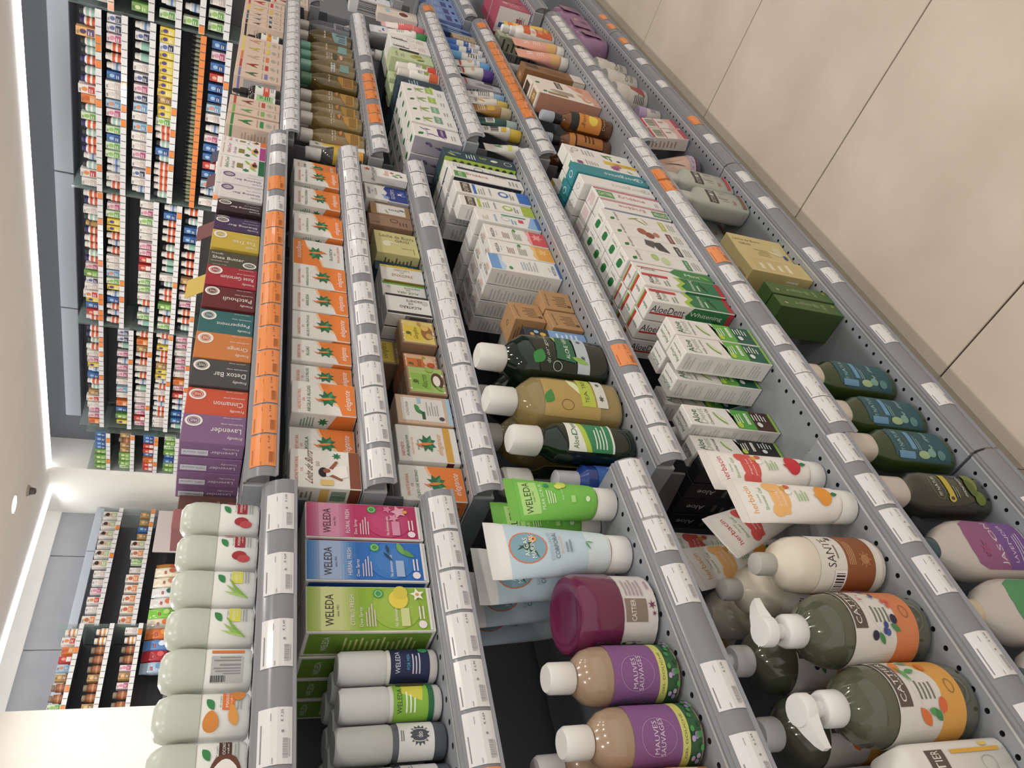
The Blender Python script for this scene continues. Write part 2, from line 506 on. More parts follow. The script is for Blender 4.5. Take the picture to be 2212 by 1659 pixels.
for bay, lv in SH.items():
    x0, x1 = BX[bay]
    root = empty('shelving_bay', ((x0+x1)/2, .581, 0))
    tag(root, {1: 'grey perforated steel shelving bay closest, holding roll-ons and pump bottles', 2: 'grey perforated steel shelving bay in the middle, full of soap cartons', 3: 'grey perforated steel shelving bay holding oil bottles and tubes', 4: 'grey perforated steel shelving bay at the far end of the gondola'}[bay], 'shelving')
    ox = (x0+x1)/2; L = x1-x0-.004
    b = MB(); b.box(-L/2, L/2, YB-.581, YB-.581+.02, .05, 1.235, m_back); b.obj('back_panel', root)
    b = MB(); b.box(-L/2-.001, L/2+.001, .02, .06, 0, .105, mat('9b9487', 'steel')); b.obj('plinth', root)
    b = MB(); b.box(-L/2, -L/2+.03, YB-.581-.03, YB-.581, 0, 1.26, m_dk); b.obj('upright', root)
    for k, (z, yf) in enumerate(lv):
        dz = YB-.03-yf
        s = MB(); p = .025
        nx = int(L/p); mgn = (L-nx*p)/2
        # front strip, end strips, plain middle, skirt
        holes_strip(s, -L/2+mgn, .003, nx, 1, p, .0034, .01)
        s.geo([(-L/2,.003,0),(-L/2+mgn,.003,0),(-L/2+mgn,.028,0),(-L/2,.028,0)], [(0,1,2,3)], m_st)
        s.geo([(L/2-mgn,.003,0),(L/2,.003,0),(L/2,.028,0),(L/2-mgn,.028,0)], [(0,1,2,3)], m_st)
        ny = int((dz-.03)/p)
        ex0 = -L/2; ex1 = L/2-p
        holes_strip(s, ex0, .028, 1, ny, p, .0034, .01); holes_strip(s, ex1, .028, 1, ny, p, .0034, .01)
        s.geo([(ex0+p,.028,0),(ex1,.028,0),(ex1,dz,0),(ex0+p,dz,0)], [(0,1,2,3)], m_st)
        yy = .028+p*ny
        for a in (ex0, ex1): s.geo([(a,yy,0),(a+p,yy,0),(a+p,dz,0),(a,dz,0)], [(0,1,2,3)], m_st)
        s.box(-L/2, L/2, 0, .003, -.03, .0012, m_rim)
        s.box(-L/2, -L/2+.002, .003, dz, -.03, -.0005, m_st); s.box(L/2-.002, L/2, .003, dz, -.03, -.0005, m_st)
        s.geo([(-L/2,.003,-.03),(L/2,.003,-.03),(L/2,dz,-.03),(-L/2,dz,-.03)], [(0,3,2,1)], m_st)
        so = s.obj('shelf', root); so.location = (0, yf-.581, z)
        # brackets under each shelf end
        for a in (-L/2+.001, L/2-.006):
            q = MB(); q.prism([(.012, -.031), (dz, -.031), (dz, -.085), (dz*.45, -.075), (.012, -.055)], a, a+.004, m_dk); q.obj('bracket', so)
        # price rail: thin curved plastic extrusion
        r = MB()
        outer = PROF; inner = [(y_+.0012, z_-.0008) for y_, z_ in reversed(PROF)]
        r.prism(outer+inner, -L/2, L/2, m_rail); ro = r.obj('price_rail', so, 35)
        q = MB(); q.prism([(-.001, -.003), (-.006, -.004), (-.012, -.010), (-.0155, -.018), (-.015, -.026), (-.001, -.026)], -L/2+.004, L/2-.004, mat('77797f', 'plastic')); q.obj('rail_backing', so)
        SHELF[(bay, k+1)] = (z, yf)
# ---------------------------------------------------------------- price tags
ARC = PROF[4:9]
def arc_pt(v, o):
    """v 0 bottom .. 1 top along the curved rail face"""
    t = (1-v)*(len(ARC)-1); i = min(int(t), len(ARC)-2); f = t-i
    y = ARC[i][0]+(ARC[i+1][0]-ARC[i][0])*f; z = ARC[i][1]+(ARC[i+1][1]-ARC[i][1])*f
    dy_, dz_ = ARC[i+1][0]-ARC[i][0], ARC[i+1][1]-ARC[i][1]
    q = math.hypot(dy_, dz_)
    return y+dz_/q*o, z-dy_/q*o
TW = .054
def tag_mesh(kind, price, w_=TW):
    col = {'w': 'e0dede', 'o': 'ec8a3c'}[kind]
    ink = {'w': '85858a', 'o': 'a85a24'}[kind]
    b = MB()
    n = 6
    for i in range(n):
        v0, v1 = i/n, (i+1)/n
        q = []
        for (u, v) in ((0, v0), (1, v0), (1, v1), (0, v1)):
            y, z = arc_pt(v, .0006); q.append(((u-.5)*w_, y, z))
        b.poly(q, mat(col, 'gloss'))
    rr = random.Random(price)
    cm = [('l', .06, .84, .06+.5*rr.uniform(.7, 1.5), .93, 1, ink), ('r', .76, .66, .90, .675, ink), ('t', '\u20ac ' + price, .84, .36, .22, .085, {'w': '5a5a60', 'o': '7a4018'}[kind]),
          ('b', .10, .16, .44, .34, 20, {'w': 'a4a4a8', 'o': 'b0662c'}[kind]), ('l', .12, .08, .44, .12, 1, ink), ('r', .02, .60, .12, .615, ink)]
    if rr.random() > .4: cm.append(('e', .56, .34, .022, .04, ink))
    paint(b, cm, lambda u, v, o: ((u-.5)*w_,) + arc_pt(v, .0006+o), TW/.034, strips=None, vst=None)
    return b.mesh('price_tag')
TM = {'w': [tag_mesh('w', p) for p in ('4,69', '3,95', '5,49', '2,99', '7,25')], 'o': [tag_mesh('o', p) for p in ('3,99', '4,99', '2,49')]}
TAGS = {(1,1): [('w',.57,.63),('w',.486,.54),('w',.401,.456),('w',.305,.36),('w',.215,.27)],
 (1,2): [('w',.29,.64),('o',.235,.289)], (1,3): [('w',.497,.645),('w',.421,.475),('w',.293,.349),('w',.215,.27)],
 (1,4): [('w',.593,.648),('w',.516,.57),('w',.455,.509),('w',.38,.434),('w',.274,.329),('w',.19,.245)], (1,5): [('w',.50,.555),('w',.40,.455)],
 (2,1): [('o',.668,1.298),('w',1.30,1.356),('o',1.38,1.437),('w',1.486,1.542),('w',1.574,1.63)],
 (2,2): [('w',.662,.718),('w',.726,.9),('w',.912,.968),('w',.993,1.049),('w',1.057,1.113),('w',1.137,1.645)],
 (2,3): [('w',.664,.72),('w',.731,.787),('w',.80,.98),('w',.988,1.265),('w',1.349,1.405),('w',1.47,1.645)],
 (2,4): [('w',.664,.845),('o',.86,.915),('w',.925,1.645)], (2,5): [('w',.675,.842),('w',.857,.913),('w',.974,1.10),('o',1.105,1.16),('w',1.163,1.385),('o',1.39,1.48),('w',1.50,1.645)],
 (2,6): [('w',.755,.81),('w',.923,.978),('w',1.118,1.173),('w',1.197,1.252),('w',1.42,1.475),('w',1.55,1.605)],
 (3,1): [('w',1.66,2.64)], (3,2): [('w',1.66,1.80),('o',1.805,1.92),('o',1.95,2.127),('w',2.155,2.21),('w',2.265,2.64)],
 (3,3): [('w',1.665,2.005),('w',2.03,2.55),('o',2.56,2.615)], (3,4): [('w',1.658,1.85),('o',1.855,2.42),('w',2.425,2.54),('o',2.55,2.605)],
 (3,5): [('w',1.665,2.11),('w',2.15,2.32),('w',2.37,2.6)], (3,6): [('w',1.766,1.82),('o',1.884,1.939),('w',2.147,2.202),('w',2.337,2.392),('w',2.467,2.52),('o',2.53,2.585)],
 (4,1): [('w',2.66,2.95)], (4,3): [('w',2.67,2.726),('w',2.77,2.825)], (4,5): [('o',2.677,2.732),('o',2.78,2.835)]}
SN = ['top', 'second', 'third', 'fourth', 'fifth', 'lowest']
for (bay, k), segs in TAGS.items():
    z, yf = SHELF[(bay, k)]
    pos = []
    for c, a, b_ in segs:
        n = max(1, round((b_-a)/.0575)); st = (b_-a)/n
        pos += [(c, a+st*(i+.5)) for i in range(n)]
    pos.sort(key=lambda t: t[1])
    for i, (c, x) in enumerate(pos):
        o = link('price_tag', TM[c][(i*3+k) % len(TM[c])]); o.location = (x, yf-.0002, z)
        sn = 'lowest' if (bay, k) in ((1,5), (4,5)) else SN[k-1]
        tag(o, '%s paper price tag, %s from the near end of the %s rail, %s' % ({'w': 'white', 'o': 'orange'}[c], NTH[i], sn, BN[bay]), 'price tag', 'price tags along the shelf rails')
# ---------------------------------------------------------------- shared artwork
WH = 'e9e6e1'; CR = 'ece6d6'; BLK = '26262a'; GRN = '1f7a48'; INK = '5a5a60'; KR = 'b48a5a'
def zs(b, k): return SHELF[(b, k)][0] + .0015
def maple(u, v, r):
    lobes = [(90,.5),(62,1.0),(50,.62),(22,1.08),(8,.6),(-18,1.05),(-38,.6),(-62,.85),(-90,.42),(-118,.85),(-142,.6),(-162,1.05),(172,.6),(158,1.08),(130,.62),(118,1.0)]
    return [('p', [(u+r*q*math.cos(math.radians(a)), v+r*q*math.sin(math.radians(a))*.72) for a, q in lobes], '1d7346'), ('f', u+r*.3, v-r*.12, r*1.0, r*.3, -20, '3a9a66'), ('f', u-r*.35, v-r*.15, r*.9, r*.26, 200, '2f8a58'), ('f', u-r*.1, v+r*.15, r*1.5, r*.32, 100, 'f08a3a'), ('f', u-r*.35, v+r*.6, r*.9, r*.16, 60, 'ee7a3a')]
def ELEG(nm, flip=False, logo='elegante', og='f0811f'):
    c = [('p', [(0,0),(1,0),(1,.56),(.8,.52),(.55,.40),(.3,.27),(0,.22)], og), ('p', [(1,.56),(1,.60),(.78,.56),(.5,.43),(.22,.28),(.3,.27),(.55,.40),(.8,.52)], 'f8c79a'),
         ('t', 'SABONETE NATURAL', .42, .895, .66, .05, 'e07a48'), ('t', 'DE', .42, .825, .1, .035, 'e07a48'), ('t', nm, .45, .745, min(.84, .075*len(nm)+.06), .055, '2f7a4c')]
    c += maple(.5, .43, .25)
    c += [('t', logo, .45, .11, .66, .13, 'fdf3ea', 0, .12)]
    if flip:
        c2 = []
        for t in c:
            if t[0] == 'p': c2.append(('p', [(1-a, 1-b_) for a, b_ in t[1]], t[2]))
            elif t[0] == 't': c2.append(('t', t[1], 1-t[2], 1-t[3], t[4], t[5], t[6], 180))
            elif t[0] == 's': c2.append(('s', 1-t[1], 1-t[2], t[3], t[4], t[5], t[6]+180, t[7]))
            elif t[0] == 'f': c2.append(('f', 1-t[1], 1-t[2], t[3], t[4], t[5]+180, t[6]))
        c = c2
    return c
ELS = [('p', [(0,0),(1,0),(1,.3),(0,.42)], 'ee7d1c'), ('s', .5, .5, .28, 7, .5, 90, GRN), ('l', .15, .62, .85, .85, 5, '7aa088')]
def FRND(nm, ink='f4efe8', rot=90, sub='handmade soap', seal='FREE'):
    s = 1 if rot == 90 else -1
    f = lambda u: u if s == 1 else 1-u
    v = lambda q: q if s == 1 else 1-q
    c = [('t', 'Friendly', f(.2), v(.16), .13, .24, ink, rot), ('t', nm, f(.45), v(.06+min(.031*len(nm), .33)), .19, min(.062*len(nm), .66), ink, rot), ('t', sub, f(.70), v(.22), .07, .36, ink, rot),
         ('t', 'natural soap', f(.93), v(.22), .05, .3, ink, rot), ('o', f(.75), v(.84), .21, .145, ink, .06), ('o', f(.75), v(.84), .13, .09, ink, .015), ('t', seal, f(.75), v(.84), .10, .11, ink, rot)]
    return c
def ADENT(sub, c1, c2, sc='4a3a2a'):
    return [('r', 0, 0, 1, .30, c2), ('r', 0, 0, 1, .035, '8fc043'), ('r', 0, .26, 1, .48, c1), ('p', [(0,.48),(1,.48),(1,.52),(.7,.47),(.45,.55),(.2,.50),(0,.54)], WH),
            ('t', 'Aloe', .42, .92, .7, .075, '2c6a3c', 0), ('t', 'Dent', .48, .845, .8, .07, 'b9c4b4'), ('t', sub, .46, .765, .8, .035, sc),
            ('f', .45, .64, .75, .2, 35, '7fae4a'), ('f', .47, .635, .62, .12, 35, 'dbe6b4'), ('e', .2, .44, .16, .032, 'b9cf3a'), ('l', .3, .37, .85, .46, 3, 'e6f0d8'), ('r', .25, .305, .85, .34, 'eef2e6'),
            ('t', 'fluoride free', .55, .322, .5, .018, GRN), ('e', .3, .2, .13, .03, 'dfe7e2'), ('l', .5, .08, .92, .25, 5, 'dfe7e2')]
def ADTOP(sub): return [('t', 'AloeDent', .5, .62, .8, .2, '2c6a3c'), ('t', sub, .5, .3, .76, .13, BLK)]
SIDEL = [('l', .12, .06, .88, .2, 4, 'c6c7c3'), ('l', .12, .25, .88, .4, 4, 'cccdc8'), ('l', .12, .45, .88, .6, 5, 'c6c7c3'), ('l', .12, .65, .88, .8, 4, 'cccdc8'), ('l', .12, .85, .88, .95, 3, 'c6c7c3')]
def DRO(nm, art, c, inkc=GRN):
    return [('f', .25, .90, .34, .2, -40, '1f7a3a'), ('t', 'dr.organic', .52, .83, .8, .05, '6a6a62'), ('r', .0, .19, .8, .26, c), ('t', nm, .4, .225, .62, .03, 'f4f2ea'), ('l', .1, .05, .8, .15, 3, 'b0a8a0')] + art
def WELB(c, c2, rev=False):
    a = [('r', 0, 0, 1, .26, c), ('p', [(0,.26),(1,.26),(1,.34),(.6,.3),(.3,.33),(0,.29)], c2), ('s', .62, .15, .3, 6, .4, 20, c2), ('t', 'WELEDA', .42, .90, .68, .05, '3a3230'), ('t', 'since 1921', .42, .84, .3, .022, '8a8078'), ('l', .15, .62, .75, .74, 4, '9a7a70'), ('l', .15, .42, .85, .56, 5, '8a9a80'), ('e', .85, .52, .1, .028, '3f8f4a')]
    if rev:
        a = [('r', 0, .86, 1, 1, '6f9fd6'), ('p', [(0,.86),(1,.86),(1,.80),(.6,.83),(.3,.78),(0,.81)], 'b9d2ec'), ('t', 'WELEDA', .5, .08, .66, .05, '4a5a6a', 180), ('t', 'since 1921', .5, .14, .3, .022, '8a8078', 180), ('l', .2, .3, .85, .55, 6, 'a9b4c0'), ('e', .2, .72, .1, .028, '3f8f4a'), ('r', 0, 0, 1, .03, '3f78c0')]
    return a
WELT = [('t', 'WELEDA', .5, .6, .7, .25, '4a4038'), ('l', .2, .15, .8, .4, 2, 'd08a60')]
def CATT(c, sub):
    return [('r', .05, .80, .95, .93, '5a4a40'), ('t', 'CATTIER', .5, .865, .78, .06, 'f0eae0'), ('r', .05, .73, .95, .77, c), ('l', .1, .60, .9, .70, 3, '9a9890'), ('t', sub, .5, .54, .7, .035, '3a6a9a'), ('r', 0, 0, 1, .16, c), ('e', .5, .36, .26, .07, c), ('e', .5, .36, .16, .045, WH), ('l', .15, .2, .8, .27, 2, '8a8a88')]
def barcode_sticker(u, v, w_, h_): return [('r', u-w_/2, v-h_/2, u+w_/2, v+h_/2, 'eceaf0'), ('b', u-w_*.4, v-h_*.32, u+w_*.4, v+h_*.3, 22, '55555a')]

def tube(name, label, cat, x, y, z, h, r, rt, body, capc, cmds, caph=.03, half=85, **kw):
    rg = []
    for i in range(9):
        t = i/8
        rg.append((caph+.003+(h-.014-caph-.003)*t, r+(rt-r)*t**.8, r*(1-t**1.35)+.0018))
    rg = [(caph, r*.9, r*.9)] + rg + [(h-.012, rt, .0013), (h, rt, .0012)]
    ck = kw.pop('ckind', 'plastic')
    return vessel(name, label, cat, x, y, z, [('cap', capc, 'plastic', [(0, r*.95, r*.95), (.0015, r, r), (caph-.0015, r*1.0, r), (caph, r*.96, r*.96)]), ('tube_body', body, kw.pop('kind', 'plastic'), rg)],
                  [(caph+.006, h-.013, half, 1, cmds, 0, 1)], **kw)

# ================================================================ near bay
z = zs(1, 1)
def roll_on(x, art, label):
    return vessel('roll_on_deodorant', label, 'deodorant', x, .788, z, [('bottle', 'e8e9e4', 'plastic', [(0, .020, .0145), (.003, .0225, .0165), (.044, .0228, .0168), (.046, .022, .016)]),
        ('cap', 'c6ccc0', 'milk', [(.046, .0228, .0172), (.06, .0236, .018), (.074, .0232, .0176), (.084, .019, .0145), (.088, .012, .0095), (.0885, .003, .002)])], [(.003, .044, 82, 0, art)], ex=2.6, group='wide roll-ons on the top shelf')
def ROA(c, nm, fr, lf='2e8a4a'):
    return [('f', .58, .83, .2, .12, 40, lf), ('t', 'dr.organic', .62, .60, .2, .05, '6a7a6a'), ('r', .5, .28, .82, .56, c), ('t', nm, .66, .45, .28, .07, 'f6f0ea'), ('t', 'roll-on', .66, .36, .18, .05, 'f6f0ea'), ('l', .5, .08, .85, .22, 2, '9aa09a')] + fr
pom = [('e', .36, .42, .09, .2, 'a8232c'), ('e', .30, .30, .08, .17, 'c2424a'), ('e', .82, .72, .07, .16, 'b03038')]
lem = [('f', .36, .4, .5, .05, 60, '8fbf4a'), ('f', .32, .42, .5, .04, 75, 'a7cf5a'), ('f', .40, .38, .5, .04, 50, '7fb03a')]
hon = [('e', .34, .8, .16, .18, 'e08a2a'), ('e', .75, .2, .14, .16, 'd8842c'), ('f', .42, .3, .3, .16, 20, 'e49a3a')]
coc = [('e', .40, .4, .16, .34, '6a3a24'), ('e', .38, .4, .13, .27, 'f2eee8')]
for x, a, l in ((.618, ROA('a02030', 'POMEGRANATE', pom), 'pale roll-on deodorant with pomegranate label at the end of the top shelf'),
                (.569, ROA('a02030', 'POMEGRANATE', pom), 'pale roll-on deodorant with pomegranate label beside the lemongrass ones'),
                (.520, ROA('d8d83a', 'LEMONGRASS', lem), 'pale roll-on deodorant with lemongrass label beside the pomegranate ones'),
                (.472, ROA('d8d83a', 'LEMONGRASS', lem), 'pale roll-on deodorant with lemongrass label beside the one turned backwards'),
                (.424, [('r', .66, .12, .74, .9, 'e8762a'), ('r', .2, .15, .6, .9, 'b9bab8'), ('B', .22, .55, .34, .9, 20, BLK), ('L', .36, .2, .6, .85, 6, '8a8a8a')], 'pale roll-on deodorant turned to show its grey barcode side'),
                (.375, ROA('e8762a', 'MANUKA', hon), 'pale roll-on deodorant with orange honey label'),
                (.326, ROA('4a2c20', 'COCONUT', coc), 'pale roll-on deodorant with coconut label')):
    roll_on(x, a, l)
# second shelf: three spray cartons, roll-ons
z = zs(1, 2)
def mixc(a, b, t):
    return ''.join('%02x' % round(int(a[i:i+2], 16)*(1-t) + int(b[i:i+2], 16)*t) for i in (0, 2, 4))
def WSPR(nm, c, lt, fl):
    return [('r', 0, .02, 1, 1, c)] + [('r', 0, .60+.025*i, 1, 1-.02*i, mixc(c, lt, (i+1)/6)) for i in range(6)] + [('e', .5, .30, .48, .2, mixc(c, lt, .12)), ('e', .5, .30, .34, .14, mixc(c, lt, .22)), ('r', .0, .02, 1, .04, WH), ('t', 'WELEDA', .46, .83, .72, .065, '3a2a34'), ('t', 'since 1921', .44, .765, .26, .018, '4a3a44'), ('t', nm, .46, .655, .70, .035, 'f4eef0'), ('t', 'Deo Spray', .30, .585, .44, .032, 'f4eef0'), ('l', .08, .46, .6, .55, 4, 'e0c8d0'),
            ('e', .84, .44, .11, .042, '3f9a4a'), ('o', .84, .44, .08, .03, 'b9dca0', .015), ('t', 'No aluminium salts', .36, .31, .56, .026, 'f4eef0'), ('r', .08, .2, .5, .27, lt), ('e', .12, .1, .09, .034, 'f0e4e8'), ('l', .24, .06, .6, .12, 2, 'f0e4e8')] + fl
flo = [('s', .8, .2, .2, 5, .5, 20, 'e9a9be'), ('s', .6, .25, .14, 5, .5, 50, 'dd8fae'), ('s', .86, .3, .12, 5, .5, 50, 'd8809f'), ('e', .8, .14, .05, .02, 'f0b040')]
her = [('f', .7, .17, .4, .14, 60, '5f9a4a'), ('f', .82, .22, .34, .14, 20, '6fae52'), ('f', .6, .33, .3, .06, 40, '1e3f5f'), ('f', .8, .33, .24, .06, 10, '1e3f5f')]
cit = [('e', .7, .28, .22, .08, 'e6d23a'), ('e', .86, .26, .16, .06, 'd8c834'), ('s', .82, .12, .16, 5, .45, 10, 'f6f2e6'), ('e', .82, .12, .04, .016, 'e0a030')]
GS = [('r', 0, 0, 1, 1, '2a5c8c'), ('l', .2, .5, .8, .9, 8, '9fb8d0')]
for x0, x1, nm, c, lt, fl, sc, l in ((.586, .641, 'FLORAL FRESH', 'bd2b63', 'd98fb0', flo, 'a82355', 'magenta floral deodorant spray carton'), (.524, .582, 'HERBAL FRESH', '1f6fc4', '9fb6dc', her, '1c4f94', 'blue herbal deodorant spray carton'), (.457, .516, 'CITRUS FRESH', '8fb82a', 'cfd98f', cit, '6f9a22', 'lime green citrus deodorant spray carton')):
    carton('spray_carton', l, 'carton', x0, x1, .768, z, .149, .05, WH, WSPR(nm, c, lt, fl), side=[('r', .06, .02, .94, .98, sc), ('t', 'WELEDA', .5, .84, .6, .05, 'e8e8e0'), ('l', .2, .1, .8, .7, 14, lt)], back=3, dy=.052)
def rollon2(x, y, col, capc, art, label, back=2, h=.112):
    return vessel('roll_on_bottle', label, 'deodorant', x, y, z, [('bottle', col, 'plastic', [(0, .017, .017), (.003, .0195, .0195), (.056, .0195, .0195), (.059, .018, .018)]), ('cap', capc, 'plastic', [(.059, .0185, .0185), (.062, .0196, .0196), (h-.004, .0188, .0188), (h, .016, .016)])], [(.01, .055, 84, 0, art)], back=back, dy=.043)
rollon2(.428, .797, 'e4e2dc', 'd9dcdb', [('r', 0, 0, 1, 1, '1d2650'), ('t', 'WELEDA', .45, .82, .44, .12, 'd8dae8'), ('t', 'FOR MEN', .45, .55, .3, .08, '4fb0d8'), ('l', .22, .2, .7, .45, 3, 'c8cade'), ('e', .72, .15, .09, .13, '2f9a5a')], 'white capped roll-on with navy label')
rollon2(.386, .799, 'e4e2dc', 'd9dcdb', [('r', 0, 0, 1, 1, '86bf2e'), ('p', [(.4,.3),(1,.2),(1,.75),(.55,.8)], 'd8d23a'), ('t', 'WELEDA', .42, .85, .46, .12, '3a4a2a'), ('l', .2, .4, .6, .7, 3, 'f0f4e0'), ('r', 0, 0, 1, .14, '1f6a44'), ('b', .74, .2, .92, .9, 9, BLK)], 'white capped roll-on with lime green label')
rollon2(.344, .80, '5a6068', 'c2c6c2', [('r', 0, .1, 1, .95, 'dfe0de'), ('s', .5, .45, .2, 14, .7, 0, '4a5058'), ('o', .5, .45, .12, .26, 'dfe0de', .012), ('t', 'deo', .5, .45, .1, .14, 'e4e6e4'), ('l', .4, .8, .6, .9, 2, '6a7078')], 'grey roll-on with white label and dark round mark', h=.118)
rollon2(.300, .80, '5a6068', 'c2c6c2', [('r', 0, .1, 1, .95, 'c9cbc8'), ('l', .1, .2, .9, .85, 9, '7a8088')], 'grey roll-on turned to its small print', h=.118)
rollon2(.255, .80, '8fb4d6', 'd9dcdb', [('r', 0, .1, 1, .95, 'a9c4de'), ('l', .3, .3, .7, .8, 4, '5a7a9a')], 'pale blue labelled roll-on at the frame edge', h=.112)
# third shelf
z = zs(1, 3)
tube('squeeze_tube', 'bright green pear scrub squeeze tube', 'tube', .607, .702, z, .152, .0225, .034, '74c043', 'dedbd6', [('r', 0, 0, 1, 1, '6fbe3f'), ('r', .2, .72, .8, .95, 'a9d87a'), ('t', 'WELEDA', .5, .86, .56, .085, '2f3a22'), ('t', 'since 1921', .5, .79, .18, .02, '3f4a2a'), ('t', 'PEAR SCRUB', .5, .68, .46, .04, 'e2f0d0'), ('l', .36, .5, .6, .62, 4, 'd8ecc0'), ('t', 'Body scrub', .5, .42, .2, .025, 'e2f0d0'), ('r', .34, .26, .46, .32, 'a9d87a'), ('e', .70, .60, .05, .035, '2f8a6a'), ('e', .72, .4, .1, .06, 'c9d94a'), ('e', .66, .45, .06, .05, 'd8dc5a'), ('e', .38, .1, .05, .03, 'd8ecc0')], back=1, dy=.055, dx=.004, rz=-4)
ALG = [('r', 0, 0, 1, .91, 'bcd3df'), ('r', 0, .0, 1, .2, 'd2e0e2'), ('e', .5, .735, .215, .17, 'e0703a'), ('e', .5, .735, .2, .158, '7fa8b8'), ('f', .47, .745, .3, .03, 65, '2f5a3a'), ('f', .52, .765, .28, .03, 110, '274f34'), ('f', .45, .685, .26, .03, 30, '33663f'), ('f', .55, .705, .26, .03, 140, '2c5838'), ('e', .60, .685, .045, .036, 'f0a03a'), ('e', .60, .685, .018, .014, '7a3a1a'),
       ('t', 'ALGAS', .5, .755, .24, .04, 'f2f2ee'), ('t', 'MARINAS', .5, .700, .3, .04, 'f2f2ee'), ('t', 'EXFOLIANTE', .5, .535, .4, .032, '9fb4be'), ('t', 'CORPORAL', .5, .488, .38, .04, '3f5560'), ('t', 'RENOVA & NUTRE', .5, .44, .26, .02, 'e08a6a'), ('l', .38, .33, .6, .4, 2, '7f929a'), ('f', .45, .2, .14, .03, 30, '4f9a6a'), ('f', .5, .18, .14, .02, 80, '4f9a6a')]
tube('squeeze_tube', 'pale blue seaweed body scrub tube with round picture', 'tube', .532, .712, z, .19, .0245, .041, 'e8e8e6', 'eae8e4', ALG, back=3, dy=.053, dx=.001, rz=-3)
vessel('cream_jar', 'plum lidded cream jar with white body', 'jar', .449, .722, z, [('jar_body', 'dcd5d2', 'plastic', [(0, .041, .041), (.004, .0465, .0465), (.052, .0465, .0465)]), ('lid', '6d1f48', 'gloss', [(.05, .0475, .0475), (.053, .0485, .0485), (.098, .0475, .0475), (.104, .044, .044), (.1045, .036, .036), (.1015, .03, .03)])],
       [(.004, .048, 75, 0, [('r', .28, .32, .50, .98, '8a7a6a'), ('t', 'CATTIER', .39, .74, .2, .15, 'eee8e0'), ('l', .53, .3, .74, .9, 5, 'b09aa4'), ('s', .44, .16, .05, 6, .3, 10, '7a2850'), ('s', .36, .12, .03, 6, .3, 10, '7a2850'), ('l', .6, .1, .75, .2, 2, '9a6a84')])], rz=-8)
MAU = [('r', 0, 0, 1, .30, '2f5f3a'), ('r', .05, .22, .82, 1, '87568f'), ('r', .05, .18, .82, .30, 'cfcf6a'), ('t', 'GEL DOUCHE', .42, .24, .4, .035, '5a5a2a'), ('o', .42, .64, .17, .26, 'b58fb8', .006), ('t', 'MAUVES', .42, .68, .28, .07, 'e0cfe4'), ('t', 'SAUVAGES', .42, .59, .32, .07, 'e0cfe4'), ('r', .84, 0, 1, 1, '35663f')] + \
      [('e', R_.uniform(.02, .98), R_.uniform(.02, .15), .025, .03, R_.choice(['b7a3c9', '9f86b8', '3f8a4a', '4f9a4f', '27502f'])) for _ in range(22)] + [('e', R_.uniform(.86, .98), R_.uniform(.2, .95), .02, .035, R_.choice(['b7a3c9', '9f86b8', '4f9a4f', '27502f'])) for _ in range(12)]
def mauve(x, y, l):
    vessel('shower_bottle', l, 'bottle', x, y, z, [('bottle', 'a48a70', 'gloss', [(0, .028, .028), (.004, .0325, .0325), (.088, .0325, .0325), (.098, .0318, .0318), (.110, .028, .028), (.119, .02, .02), (.123, .0145, .0145), (.127, .0145, .0145)]), ('cap', 'e2dfdb', 'plastic', [(.124, .0165, .0165), (.126, .0172, .0172), (.150, .0168, .0168), (.154, .014, .014)])], [(.006, .087, 100, 0, MAU)], rz=-6)
mauve(.366, .713, 'beige shower bottle with purple mallow label beside the plum jar')
mauve(.296, .713, 'beige shower bottle with purple mallow label beside the orange pouch')
mauve(.300, .79, 'beige shower bottle with purple label, half hidden in the second row')
vessel('refill_pouch', 'orange refill pouch with yellow patch', 'pouch', .207, .712, z, [('pouch_body', 'b8742a', 'gloss', [(0, .046, .024), (.004, .052, .030), (.05, .054, .033), (.11, .052, .024), (.135, .048, .010), (.15, .046, .0018)])], [(.008, .135, 75, 0, [('r', 0, 0, 1, 1, 'c27e30'), ('e', .55, .6, .14, .16, '8fa83a'), ('f', .45, .75, .2, .06, 40, 'a8b84a'), ('r', .66, .34, .80, .58, 'c9c832'), ('t', 'eco', .73, .46, .1, .06, '4a5a1a'), ('r', .78, .10, .92, .34, 'e2dcd6'), ('B', .80, .14, .88, .30, 10, BLK)], 0, 1)], ex=2.6, rz=-4)
# fourth shelf
z = zs(1, 4)
def HERB(c1, c2, nm, n2):
    return [('r', 0, 0, 1, 1, 'ece8e2'), ('t', 'herbacin', .5, .91, .46, .06, c1), ('t', 'Herbal', .5, .83, .14, .02, '7fae6a'), ('t', 'Shower Gel', .5, .785, .38, .034, '7fae6a'), ('e', .5, .62, .3, .09, c2), ('e', .28, .67, .12, .07, c2), ('e', .72, .67, .12, .07, c2), ('r', .2, .56, .8, .64, c2), ('t', nm, .5, .64, .3, .026, 'fbe9e4'), ('t', n2, .5, .595, .34, .026, 'fbe9e4'),
            ('e', .66, .55, .06, .03, 'd8a23a'), ('e', .58, .52, .05, .03, 'f4efe6'), ('e', .70, .50, .05, .03, 'd85a4a'), ('l', .4, .33, .62, .45, 4, '9abf8a'), ('e', .5, .17, .2, .08, c1), ('f', .46, .24, .2, .05, 60, c1), ('f', .5, .06, .16, .08, 90, '1f7a48')]
drg = HERB('c8202c', 'd8504a', 'dragon fruit', 'passion fruit'); org = HERB('e8961e', 'f2b86a', 'orange', 'chamomile')
def htube(x, y, l, art, zz=0, capc='e8e6e0', **kw):
    return tube('shower_gel_tube', l, 'tube', x, y, z+zz, .19, .0235, .0345, 'ece8e2', capc, art, caph=.028, **kw)
htube(.612, .622, 'white shower gel tube with red dragon fruit print', drg, rz=-3)
htube(.543, .605, 'white shower gel tube with orange chamomile print', org, rz=-3)
